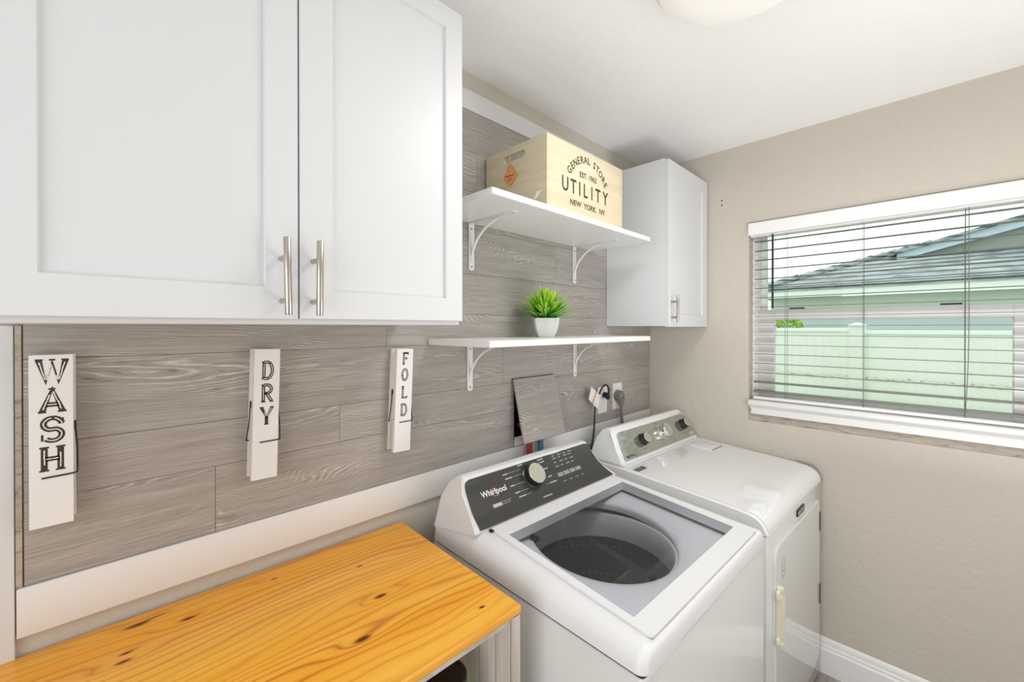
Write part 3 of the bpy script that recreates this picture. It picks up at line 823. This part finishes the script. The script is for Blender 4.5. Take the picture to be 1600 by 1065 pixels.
clothespin('WASH', -2.3205, 1.156, 1.461, 0, .041, (1.432, 1.380, 1.328, 1.276), .033, 'white oversized clothespin wall sign lettered WASH, beside the left casing', .004)
clothespin('DRY', -1.984, 1.154, 1.459, 1.5, .040, (1.409, 1.355, 1.302), .028, 'white oversized clothespin wall sign lettered DRY, between the other two signs')
clothespin('FOLD', -1.622, 1.143, 1.447, 2.3, .034, (1.418, 1.370, 1.318, 1.266), .024, 'white oversized clothespin wall sign lettered FOLD, under the large cabinet end')

# ------------------------------------------------------------------ hatch over the washer valves
hx0, hx1 = -1.125, -.878
ht = thing('access_hatch', 'loose plank cover tilted out from the panelling over the washer valves', 'cover panel', (-1.0, -.006, 1.309))
ang = math.atan2(.058, .243)
b = B(); uvl = b.loops.layers.uv.new('UVMap'); box(b, hx0 + 1.0, hx1 + 1.0, -.0085, 0, -.246, 0, .0006, 1)
for fc in b.faces:
    for l in fc.loops: l[uvl].uv = (l.vert.co.x + 21.3, l.vert.co.z + 8.2)
bmesh.ops.rotate(b, verts=b.verts[:], cent=(0, 0, 0), matrix=Matrix.Rotation(-ang, 3, 'X'))
o = obj('cover_board', b, 'plank', ht)
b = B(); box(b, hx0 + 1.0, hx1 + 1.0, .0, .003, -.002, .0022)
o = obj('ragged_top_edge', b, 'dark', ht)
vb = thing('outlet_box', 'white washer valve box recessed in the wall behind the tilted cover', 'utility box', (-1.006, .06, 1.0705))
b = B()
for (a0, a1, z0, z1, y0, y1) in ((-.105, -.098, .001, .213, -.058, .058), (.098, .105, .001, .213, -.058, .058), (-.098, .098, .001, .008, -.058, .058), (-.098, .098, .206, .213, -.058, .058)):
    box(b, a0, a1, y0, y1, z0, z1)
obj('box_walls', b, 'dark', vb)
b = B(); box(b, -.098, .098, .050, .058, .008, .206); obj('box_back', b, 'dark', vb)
b = B(); box(b, -.104, -.02, -.0645, -.0605, -.024, .012, .002, 1); lathe(b, [(.006, -.0675), (.006, -.064)], (-.085, 0, -.006), 14, 'y'); obj('face_flange', b, 'trim', vb)
for nm, mt, x, lab in (('red_water_hose', 'red', -1.052, 'red rubber water hose dropping from the valve box behind the washer'), ('blue_water_hose', 'blue', -.985, 'blue rubber water hose dropping from the valve box behind the washer')):
    b = B(); tube(b, spline([(x, .03, 1.12), (x, -.008, 1.10), (x + .002, -.024, 1.06), (x + .003, -.026, 1.0), (x + .004, -.024, .94), (x + .005, -.024, .5), (x, -.022, .1)], 6), .0115, 12)
    for z in (1.055, 1.045, 1.035): pass
    tag(obj(nm, b, mt), lab, 'hose')

# ------------------------------------------------------------------ outlets and cords
def outlet(x0, x1, z0, z1, label):
    cx, cz = (x0 + x1) / 2, (z0 + z1) / 2
    t = thing('outlet_plate', label, 'outlet', (cx, -.0015, cz), 0, 'white wall outlets')
    hw, hh = (x1 - x0) / 2, (z1 - z0) / 2
    b = B(); prism(b, rrect(-hw, hw, -hh, hh, .003), lambda a, z: (a, -.005, z), lambda a, z: (a, 0, z)); obj('plate', b, 'white', t)
    for z in (-.03, .03): b = B(); prism(b, rrect(-.016, .016, z - .013, z + .013, .006), lambda a, q: (a, -.0062, q), lambda a, q: (a, -.0048, q)); obj('receptacle', b, 'trim', t)
    return t
outlet(-.540, -.460, 1.091, 1.219, 'white wall outlet with the black plug in it')
outlet(-.404, -.318, 1.094, 1.224, 'white wall outlet nearest the corner with the grey plug in it')
pc = thing('power_cord', 'black power cord plugged into the left outlet, running down behind the washer', 'cord', (-.500, -.0075, 1.185))
def loc(o, d): o.data.transform(Matrix.Translation(d)); return o
Dp = (.500, .0075, -1.185)
b = B(); P0 = [(-.492, -.009, 1.178), (-.492, -.012, 1.178), (-.492, -.030, 1.178), (-.494, -.038, 1.178)]
tube(b, P0, [.012, .0145, .014, .009], 14); tube(b, [(-.494, -.030, 1.19), (-.498, -.036, 1.172), (-.5, -.034, 1.16)], [.008, .012, .009], 12); loc(obj('plug', b, 'black', pc), Dp)
b = B(); tube(b, spline([(-.495, -.036, 1.180), (-.498, -.042, 1.206), (-.512, -.042, 1.228), (-.532, -.038, 1.232), (-.552, -.032, 1.212), (-.570, -.030, 1.180), (-.592, -.028, 1.14), (-.600, -.028, 1.10), (-.607, -.030, 1.04), (-.625, -.032, .97), (-.655, -.033, .90), (-.68, -.03, .7), (-.69, -.03, .3)], 8), .0042, 10); loc(obj('cable', b, 'black', pc), Dp)
TX = lambda x, y, z: (x + .5, y + .0075, z - 1.185)
b = B(); q = [(-.640, 1.236), (-.568, 1.188), (-.588, 1.125), (-.662, 1.180)]
prism(b, q, lambda x, z: TX(x, -.0375, z), lambda x, z: TX(x, -.0368, z)); ct = obj('caution_tag', b, 'printw', pc)
b = B(); q = [(-.604, 1.212), (-.594, 1.206), (-.628, 1.154), (-.637, 1.162)]
prism(b, q, lambda x, z: TX(x, -.0381, z), lambda x, z: TX(x, -.0376, z)); obj('orange_stripe', b, 'tagorange', ct)
b = B(); tube(b, [TX(-.5655, -.031, 1.190), TX(-.593, -.029, 1.138)], .0062, 10); obj('tag_sleeve', b, 'printw', ct)
gc = thing('dryer_cord', 'thick grey dryer cord hanging from the outlet nearest the corner', 'cord', (-.36, -.0075, 1.17))
Dg = (.36, .0075, -1.17)
b = B(); tube(b, [(-.372, -.009, 1.163), (-.372, -.012, 1.163), (-.370, -.036, 1.160), (-.369, -.044, 1.158)], [.025, .029, .027, .016], 18)
tube(b, [(-.370, -.03, 1.15), (-.368, -.032, 1.128), (-.367, -.03, 1.112), (-.366, -.03, 1.106)], [.02, .015, .011, .009], 14); loc(obj('plug', b, 'cord_grey', gc), Dg)
b = B(); tube(b, spline([(-.367, -.03, 1.12), (-.362, -.028, 1.08), (-.352, -.028, 1.02), (-.347, -.028, .96), (-.35, -.024, .7), (-.35, -.022, .3)], 8), .0075, 10); loc(obj('cable', b, 'cord_grey', gc), Dg)

# ------------------------------------------------------------------ appliance helpers
def console(parent, prof, cap_mat='plastic', bev=.006):
    """prof: (v, z, uL, uR) around the side outline"""
    b = B()
    A = [b.verts.new((p[2], p[0], p[1])) for p in prof]; C_ = [b.verts.new((p[3], p[0], p[1])) for p in prof]
    n = len(prof); b.faces.new(A); b.faces.new(C_[::-1])
    for i in range(n): b.faces.new((A[i], C_[i], C_[(i + 1) % n], A[(i + 1) % n]))
    bmesh.ops.recalc_face_normals(b, faces=b.faces[:])
    bmesh.ops.bevel(b, geom=[e for e in b.edges if e.calc_face_angle(0) > .6], offset=bev, segments=3, affect='EDGES')
    return obj('console', b, cap_mat, parent, 50)
class Panel:
    """curved control panel: curve (v,z) list from bottom to top; u edges as functions of t"""
    def __init__(s, curve, uL, uR, off=.0016):
        s.c = curve; s.uL, s.uR, s.off = uL, uR, off; s.mi = 1
    def vz(s, t):
        n = len(s.c) - 1; x = min(max(t, 0), .99999) * n; i = int(x); fr = x - i
        a, c = s.c[i], s.c[i + 1]; return (a[0] + (c[0] - a[0]) * fr, a[1] + (c[1] - a[1]) * fr)
    def frame(s, u, t, off=0):
        a, c = s.vz(max(0, t - .06)), s.vz(min(1, t + .06)); dv, dz = c[0] - a[0], c[1] - a[1]; L = math.hypot(dv, dz); dv /= L; dz /= L
        p = s.vz(t); X = Vector((1, 0, 0)); Y = Vector((0, dv, dz)); N = X.cross(Y)
        P = Vector((u, p[0], p[1])) + N * (s.off + off)
        return Matrix(((X.x, Y.x, N.x, P.x), (X.y, Y.y, N.y, P.y), (X.z, Y.z, N.z, P.z), (0, 0, 0, 1)))
    def mesh(s, b, N=24):
        rows = []
        for k in range(N + 1):
            t = k / N; l, r = s.uL(t), s.uR(t); F = s.frame(0, t)
            row = [b.verts.new((l + (r - l) * j / 12, F[1][3], F[2][3])) for j in range(13)]; rows.append(row)
        lows = [[b.verts.new(v.co + Vector((0, .6, -.6)).normalized() * .003) for v in r] for r in (rows[0], rows[-1])]
        for a, c in zip(rows, rows[1:]):
            for j in range(12): b.faces.new((a[j], a[j + 1], c[j + 1], c[j]))
        for r, l in ((rows[0], lows[0]), (rows[-1], lows[1])):
            for j in range(12): b.faces.new((r[j], r[j + 1], l[j + 1], l[j]))
    def bar(s, b, u0, u1, t, th, rot=0, off=.0004, mi=None):
        M = s.frame((u0 + u1) / 2, t, off); hw = (u1 - u0) / 2
        vs = [b.verts.new(M @ Vector(p)) for p in ((-hw, -th / 2, 0), (hw, -th / 2, 0), (hw, th / 2, 0), (-hw, th / 2, 0))]; b.faces.new(vs).material_index = s.mi if mi is None else mi
    def text(s, b, txt, u, t, size, wd=1, off=.0004, bold=0, align='LEFT'): text_bm(b, txt, size, s.frame(u, t, off), .0001, wd, align, bold)
def corner_cut(t, r, T): # rounded top corner in u as a function of t
    q = (t - (1 - T)) / T
    return 0 if q <= 0 else r * (1 - math.sqrt(max(0, 1 - q * q)))

# ------------------------------------------------------------------ washer
W = thing('washing_machine', 'white top-loading washer with charcoal control panel and glass lid', 'washing machine', (-1.551, -.779, 0), -1.4)
WW, WD_, K = .720, .715, .09
def shell(b, prof, n=6):
    loft(b, [[(x, y, z) for x, y in rrect(.002 + i, WW - .002 - i, .003 + i, WD_ - i, max(.002, .012 - i), n)] for i, z in prof], True, False)
b = B(); shell(b, [(.006, .025), (0, .031), (0, .8505), (.0012, .8535), (.003, .855), (.010, .855), (.010, .03)]); obj('cabinet', b, 'enamel_front', W)
b = B(); loft(b, [[(x, y, z) for x, y in rrect(.006 + i, WW - .006 - i, .007 + i, WD_ - .004 - i, .008, 5)] for i, z in ((0, .8545), (0, .8625), (.006, .8625), (.006, .8545))], False, False); obj('seam_gap', b, 'badge', W)
for (x, y) in ((.06, .07), (.66, .07), (.06, .64), (.66, .64)):
    b = B(); lathe(b, [(.022, 0), (.022, .012), (.012, .014), (.012, .026)], (x, y, 0), 16); obj('foot', b, 'black', W)
# top cap: shoulder lofted up to the lid opening
b = B(); rings = []
lo = (.055, .676, .014, .507)
steps = [(0, 0, .862, 0), (.001, .0005, .872, .15), (.005, .0015, .884, .4), (.013, .0035, .894, .7), (.024, .0065, .900, .9), (.037, .0095, .9025, 1), (.048, .012, .902, 1), (.0535, .0135, .899, 1), (.055, .0145, .880, 1)]
for du, dv, z, s in steps:
    r = max(.006, .022 - du * .3)
    ul = du; ur = WW - du * (WW - lo[1]) / .055; vf = dv; vb = WD_ - (WD_ - .512) * (du / .055) ** 3
    rings.append([(x, y, z + K * y * s * (1 if y < .512 else .512 / y)) for x, y in rrect(ul, ur, vf, vb, r, 5)])
loft(b, rings, False, False); obj('top_cap', b, 'plastic', W, 60)
# deck below the glass with round opening
cc = (.368, .345); Rr = .220
b = B(); N = 64
def dz(x, y): return .860 + K * y
circ = [(cc[0] + Rr * math.cos(2 * PI * i / N), cc[1] + Rr * .985 * math.sin(2 * PI * i / N)) for i in range(N)]
x0, x1, y0, y1 = .050, .682, .010, .600
outer = []
for (px, py) in circ:
    dx, dy = px - cc[0], py - cc[1]; k = min((x1 - cc[0]) / dx if dx > 1e-9 else 9e9, (x0 - cc[0]) / dx if dx < -1e-9 else 9e9, (y1 - cc[1]) / dy if dy > 1e-9 else 9e9, (y0 - cc[1]) / dy if dy < -1e-9 else 9e9)
    outer.append([cc[0] + dx * k, cc[1] + dy * k])
for c_ in ((x0, y0), (x1, y0), (x1, y1), (x0, y1)):
    i = min(range(N), key=lambda q: (outer[q][0] - c_[0]) ** 2 + (outer[q][1] - c_[1]) ** 2); outer[i] = list(c_)
def dish(x, y):   # gentle bowl toward the opening
    r = math.hypot(x - cc[0], y - cc[1]); return -.012 * max(0, 1 - (r - Rr) / .06) ** 2
rg = []
for f_ in (0, .35, .6, .8, .92, 1):
    rg.append([((o_[0] + (c_[0] - o_[0]) * f_), (o_[1] + (c_[1] - o_[1]) * f_)) for o_, c_ in zip(outer, circ)])
R3 = [[(x, y, dz(x, y) + (dish(x, y))) for x, y in r] for r in rg]
R3.append([(cc[0] + (x - cc[0]) * .985, cc[1] + (y - cc[1]) * .985, z - .008) for x, y, z in R3[-1]])
R3.append([(x, y, z - .014) for x, y, z in R3[-1]])
loft(b, R3, False, False); obj('inner_deck', b, 'deck', W, 60)
# splash guard, basket ring, basket
b = B(); loft(b, [[(cc[0] + (x - cc[0]) * k, cc[1] + (y - cc[1]) * k, z) for (x, y), z in zip(circ, [(dz(x, y) - .0225 if zz is None else zz) for x, y in circ])] for k, zz in ((.987, None), (1.06, .838), (1.07, .80))], False, False); obj('splash_gap', b, 'dark', W)
b = B(); lathe(b, [(.236, .845), (.222, .852), (.214, .848), (.209, .838), (.206, .800), (.207, .772), (.214, .766)], (cc[0], cc[1] + .006, 0), 64, caps=False); obj('balance_ring', b, 'basket', W)
b = B(); lathe(b, [(.214, .767), (.218, .75), (.219, .50), (.215, .47), (.19, .455), (.08, .450), (.03, .47), (.001, .475)], (cc[0], cc[1] + .006, 0), 64, caps=False); tb = obj('wash_basket', b, 'tubd', W)
b = B()
for row in range(2):
    for i in range(64):
        a = 2 * PI * i / 64; z = .735 - row * .10; r = .2165
        c_ = Vector((cc[0] + r * math.cos(a), cc[1] + .006 + r * math.sin(a), z)); tn = Vector((-math.sin(a), math.cos(a), 0)) * .0024; up = Vector((0, 0, .0024))
        b.faces.new([b.verts.new(c_ + v) for v in (tn, up, -tn, -up)])
obj('basket_perforation', b, 'print', W)['kind'] = 'stuff'
# dispenser cover at back left and drain funnel strip
b = B(); box(b, .105, .205, .452, .50, .878, .892, .004, 2); obj('dispenser', b, 'black', W)
# lid
lid_out = rrect(.056, .675, .0155, .506, [.016, .016, .010, .010], 6)
hx = (.0785, .653, .0685, .452)
def lz(x, y): return .9005 + K * y
inn = []
mx, my = (hx[0] + hx[1]) / 2, (hx[2] + hx[3]) / 2
for i, (x, y) in enumerate(lid_out):
    q = i // 7; c_ = ((hx[0], hx[2]), (hx[1], hx[2]), (hx[1], hx[3]), (hx[0], hx[3]))[q]
    rr = rrect(*hx, .004, 6)[i]; inn.append(rr)
b = B()
loft(b, [[(x, y, lz(x, y) - .030) for x, y in inn], [(x, y, lz(x, y)) for x, y in inn], [(x + (.0 if 0 else 0), y, lz(x, y)) for x, y in [(mx + (a - mx) * .994, my + (c - my) * .994) for a, c in lid_out]],
         [(x, y, lz(x, y) - .003) for x, y in lid_out], [(x, y, lz(x, y) - .018) for x, y in lid_out]], False, False)
lid = obj('lid', b, 'plastic', W, 30)
b = B(); zt = .001
vs = [b.verts.new((x, y, lz(x, y) - .0015)) for x, y in ((hx[0] + .0004, hx[2] + .0004), (hx[1] - .0004, hx[2] + .0004), (hx[1] - .0004, hx[3] - .0004), (hx[0] + .0004, hx[3] - .0004))]; b.faces.new(vs)
g = obj('lid_glass', b, 'lidglass', lid)
b = B(); box(b, .048, .060, .488, .502, lz(0, .49) - .004, lz(0, .49) + .0015, .002, 2); obj('lid_hinge', b, 'black', lid)
# console
prof = [(.713, .895, .003, .717), (.600, .920, .003, .717), (.513, .937, .002, .718), (.5085, .9435, .012, .695), (.560, .978, .026, .676), (.598, .1 + .924, .032, .664), (.613, 1.056, .040, .650), (.626, 1.064, .046, .642), (.650, 1.060, .05, .64), (.690, 1.03, .045, .65), (.713, .985, .03, .68)]
console(W, prof, 'plastic', .004)
curve = [(.5095, .9455), (.545, .966), (.568, .985), (.590, 1.011), (.605, 1.036), (.612, 1.053)]
PW = Panel(curve, lambda t: .026 + .020 * t ** .8 * 1.0 + corner_cut(t, .016, .14), lambda t: .680 - .030 * t ** .7 - corner_cut(t, .018, .14), .0035)
b = B(); PW.mesh(b)
PW.bar(b, .110, .145, .285, .0105)
for u0, u1, t, ln in ((.192, .212, .80, 1), (.196, .226, .70, 1), (.205, .224, .53, 1), (.211, .232, .38, 1), (.216, .248, .27, 1)):
    PW.bar(b, u0, u1, t, .0036); PW.bar(b, u1 + .002, .272, t, .0009)
for u0, u1, t in ((.356, .384, .93), (.364, .389, .82), (.370, .394, .64), (.376, .396, .46), (.370, .404, .32), (.302, .345, .10), (.262, .284, .95)): PW.bar(b, u0, u1, t, .0036)
for t in (.82, .64, .46, .32): PW.bar(b, .350, .368, t, .0009)
PW.mi = 2
PW.bar(b, .147, .185, .31, .0022); PW.bar(b, .147, .180, .265, .0022)
for r_, t in enumerate((.90, .80, .70, .60)):
    for c in range(4): PW.bar(b, .432 + c * .030, .432 + c * .030 + (.020 if (r_ + c) % 2 else .014), t, .0036)
for c in range(4): PW.bar(b, .424 + c * .033, .453 + c * .033, .42, .0140)
for c in range(4): PW.bar(b, .430 + c * .033, .448 + c * .033, .24, .0026)
PW.bar(b, .425, .475, .985, .0025)
for (a0, a1, t, th) in ((.510, .540, .99, .0012), (.510, .540, .80, .0012)): PW.bar(b, a0, a1, t, th)
pan = obj('control_panel', b, ['panelw', 'print', 'grey'], W, 60)
b = B(); PW.text(b, 'Whirlpool', .088, .50, .0262, .92, bold=.0003); obj('lettering', b, 'printw', pan)
b = B(); Mx = PW.frame(.139, .53, .0006)
ribbon(b, arcpts(0, 0, .015, .011, 20, 320, 18), .0012, lambda a, c, h: Mx @ Vector((a, c, 0))); obj('logo_swirl', b, 'tagorange', pan)
def knob(parent, M, r, h, side='knobside', top='dialtop', name='knob', skirt=1.12):
    b = B(); lathe(b, [(r * skirt, 0), (r * skirt, .002), (r * 1.0, .004), (r * .98, h * .92), (r * .93, h)], n=40)
    b.transform(M); k = obj(name, b, side, parent)
    b = B(); lathe(b, [(r * .93, h), (r * .90, h + .0012), (r * .3, h + .0008), (.0005, h + .0008)], n=40); b.transform(M); obj('knob_face', b, top, k)
    return k
knob(W, PW.frame(.312, .58, 0), .037, .028, name='selector_knob')

# ------------------------------------------------------------------ dryer
D = thing('clothes_dryer', 'white front-loading dryer with silver three-knob panel in the corner', 'dryer', (-.740, -.779, 0), -2.42)
DW, DD = .718, .705
b = B(); box(b, .0, DW, .002, DD, .02, .834, .004, 2); obj('cabinet', b, 'enamel_front', D)
for (x, y) in ((.06, .07), (.66, .07), (.06, .64), (.66, .64)):
    b = B(); lathe(b, [(.02, 0), (.02, .012), (.01, .014), (.01, .021)], (x, y, 0), 16); obj('foot', b, 'black', D)
tp = [(DD, .837), (.0, .837), (-.001, .845), (.003, .862), (.014, .880), (.032, .893), (.055, .8995), (.086, .903), (.20, .911), (.36, .920), (.52, .929), (DD, .931)]
b = B(); prism(b, tp, lambda v, z: (0, v, z), lambda v, z: (DW, v, z))
bmesh.ops.recalc_face_normals(b, faces=b.faces[:])
bmesh.ops.bevel(b, geom=[e for e in b.edges if (abs(e.verts[0].co.x - e.verts[1].co.x) < 1e-6) and e.verts[0].co.z > .845 and e.verts[1].co.z > .845], offset=.009, segments=3, affect='EDGES')
obj('top_panel', b, 'enamel', D, 50)
b = B(); tpp = [(-.002, .838), (-.003, .846), (.002, .866), (.012, .886), (.030, .900), (.055, .906), (.09, .9085), (.09, .903), (.055, .8990), (.032, .892), (.014, .879), (.003, .861), (.0, .838)]
prism(b, tpp, lambda v, z: (DW + .0005, v, z), lambda v, z: (DW + .009, v, z)); obj('corner_bumper', b, 'grey', D)
b = B()   # lint hatch at the back right of the top
Zt = lambda v: .920 + (v - .36) * .0563 + .0007
vs = [(.54, .395), (.66, .395), (.66, .500), (.54, .500)]
loft(b, [[(u, v, Zt(v) - .002) for u, v in vs], [(u, v, Zt(v) + .0018) for u, v in vs], [(.6 + (u - .6) * .93, .4475 + (v - .4475) * .93, Zt(v) + .0028) for u, v in vs]], False); lh_ = obj('lint_hatch', b, 'enamel', D)
b = B(); box(b, .55, .655, .390, .3955, Zt(.39) - .001, Zt(.39) + .0022); obj('hatch_slot', b, 'grey', lh_)
b = B(); vs = [(.012, .468), (.076, .468), (.076, .492), (.012, .492)]
loft(b, [[(u, v, Zt(v) - .001) for u, v in vs], [(u, v, Zt(v) + .0006) for u, v in vs]]); bd = obj('top_badge', b, 'badge', D)
b = B()
for k in range(5): 
    v = .472 + k * .004; vs = [b.verts.new((u, vv, Zt(vv) + .0009)) for u, vv in ((.016, v), (.066 - (k % 2) * .01, v), (.066 - (k % 2) * .01, v + .0015), (.016, v + .0015))]; b.faces.new(vs)
obj('badge_print', b, 'print', bd)
prof = [(.703, .931, .002, DW - .002), (.560, .931, .002, DW - .002), (.535, .929, .003, DW - .004), (.536, .937, .006, DW - .008), (.575, .985, .020, DW - .014), (.613, 1.046, .036, DW - .02), (.622, 1.062, .044, DW - .028), (.640, 1.069, .05, DW - .034), (.672, 1.055, .05, DW - .034), (.695, 1.02, .035, DW - .025), (.703, .98, .02, DW - .01)]
console(D, prof, 'enamel', .005)
curve = [(.541, .944), (.556, .962), (.575, .986), (.594, 1.013), (.613, 1.044)]
PD = Panel(curve, lambda t: .030 + .034 * t + corner_cut(t, .014, .12), lambda t: DW - .012 - .016 * t - corner_cut(t, .018, .14), .0055)
b = B(); PD.mesh(b)
for u, t, l in ((.19, .24, .028), (.36, .17, .022), (.465, .14, .018), (.30, .72, .018), (.385, .93, .02), (.59, .28, .035)): PD.bar(b, u, u + l, t, .0022)
pan = obj('control_panel', b, ['paneld', 'printd'], D, 60)
b = B(); PD.text(b, 'MAYTAG', .048, .09, .0145, 1.1, bold=.0005); obj('lettering', b, 'printd', pan)
b = B(); PD.bar(b, .640, .688, .16, .017); obj('rating_label', b, 'print', pan)
knob(D, PD.frame(.226, .56, 0), .025, .030, name='side_knob'); knob(D, PD.frame(.630, .62, 0), .0245, .030, name='side_knob')
knob(D, PD.frame(.418, .60, 0), .033, .034, 'chrome', 'chrome', 'centre_knob', 1.2)
# front: door, hinges, badge, child latch
b = B()
dr = rrect(.055, .664, .10, .782, [.05, .05, .03, .055], 8)
loft(b, [[(x, .0025, z) for x, z in dr], [(x, -.004, z) for x, z in dr], [(.36 + (x - .36) * .993, -.0062, .441 + (z - .441) * .993) for x, z in dr], [(.36 + (x - .36) * .97, -.0072, .441 + (z - .441) * .973) for x, z in dr]], False)
dd = obj('door', b, 'enamel_front', D, 40)
b = B(); ov = rrect(.120, .160, .655, .725, .0199, 8); ribbon(b, ov + ov[:2], .0013, lambda a, c, h: (a, -.0076, c))
for z in (.70, .685, .672): ribbon(b, arcpts(.14, z, .012, .008, 0, 360, 12), .001, lambda a, c, h: (a, -.0076, c))
obj('embossed_emblem', b, 'grey', dd)
for z0, z1 in ((.645, .727), (.335, .420)):
    b = B(); box(b, .6545, .6605, -.0100, -.006, z0, z1, .001, 1); obj('hinge', b, 'badge', dd)
b = B(); prism(b, rrect(.336, .430, .799, .824, .002), lambda x, z: (x, -.0035, z), lambda x, z: (x, .003, z)); bg_ = obj('front_badge', b, 'badge', D)
b = B(); text_bm(b, 'MAYTAG', .018, M_front(.383, -.0039, .805), .0002, 1.15, 'CENTER', .0004); obj('lettering', b, 'print', bg_)
b = B()
prism(b, rrect(.058, .088, .49, .628, .004), lambda x, z: (x, -.024, z), lambda x, z: (x, -.0078, z))
bmesh.ops.bevel(b, geom=b.edges[:], offset=.0015, segments=1, affect='EDGES')
latch = obj('door_latch', b, 'cream', dd)
b = B(); box(b, .063, .068, -.028, -.0235, .50, .62, .001, 1); box(b, .078, .083, -.028, -.0235, .50, .62, .001, 1); obj('latch_rib', b, 'cream', latch)
for z0, z1 in ((.616, .648), (.468, .494)):
    b = B(); box(b, .048, .098, -.020, -.0076, z0, z1, .006, 3); lathe(b, [(.009, -.026), (.0095, -.020), (.0095, -.008)], (.073, 0, z1 if z0 > .6 else z0), 16, 'y'); obj('latch_mount', b, 'cream', latch)

# ------------------------------------------------------------------ wooden bench / storage unit
T = thing('storage_bench', 'honey-stained pine topped whitewashed slatted storage unit left of the washer', 'storage unit', (-1.607, -.012, 0), -.9)
b = B(); box(b, -1.15, 0, -.524, 0, .9025, .922, .005, 3)
for v in b.verts: v.co.x -= -.008 * (v.co.y / .524)
top = obj('tabletop', b, 'pine', T)
b = B(); box(b, -1.13, -.014, -.512, -.494, .884, .902, .001, 1); obj('front_rail', b, 'wash', T)
b = B(); box(b, -1.13, -.014, -.022, -.004, .80, .902, .001, 1); obj('back_rail', b, 'wash', T)
for i, (y0, y1) in enumerate(((-.509, -.4675), (-.458, -.408), (-.400, -.262), (-.254, -.130), (-.122, -.006))):
    b = B(); box(b, -.030, -.014, y0, y1, .0, .884, .0015, 1); obj('side_slat', b, 'wash', T)
    b = B(); box(b, -1.13, -1.114, y0, y1, .0, .884, .0015, 1); obj('side_slat', b, 'wash', T)
b = B(); box(b, -.0305, -.020, -.5105, -.0065, .60, .645); 
for z in (.10, .50): pass
b.free()
b = B(); box(b, -1.112, -.032, -.505, -.008, .50, .518, .001, 1); obj('inner_shelf', b, 'wash', T)
b = B(); box(b, -1.112, -.032, -.505, -.008, .08, .098, .001, 1); obj('inner_shelf', b, 'wash', T)
b = B(); box(b, -.013, -.008, -.516, -.496, .0, .900, .001, 1); box(b, -.0295, -.0125, -.5235, -.5125, .0, .9015, .001, 1); obj('corner_post', b, 'wash', T)
J = thing('storage_jar', 'glass jar with a wide black lid on the shelf inside the storage unit', 'jar', (-1.745, -.425, .5185))
b = B(); lathe(b, [(.058, .001), (.062, .004), (.062, .19), (.056, .21), (.046, .218), (.046, .230), (.044, .230), (.044, .217), (.059, .188), (.059, .006), (.002, .005)], n=40, caps=False); obj('jar_body', b, 'jarglass', J)
b = B(); lathe(b, [(.046, .222), (.048, .224), (.048, .258), (.045, .261), (.041, .261), (.038, .258), (.001, .258)], n=40); obj('lid', b, 'black', J)
b = B(); lathe(b, [(.0482, .224), (.0490, .227), (.0482, .231)], n=40, caps=False); obj('lid_ring', b, 'grey', J)
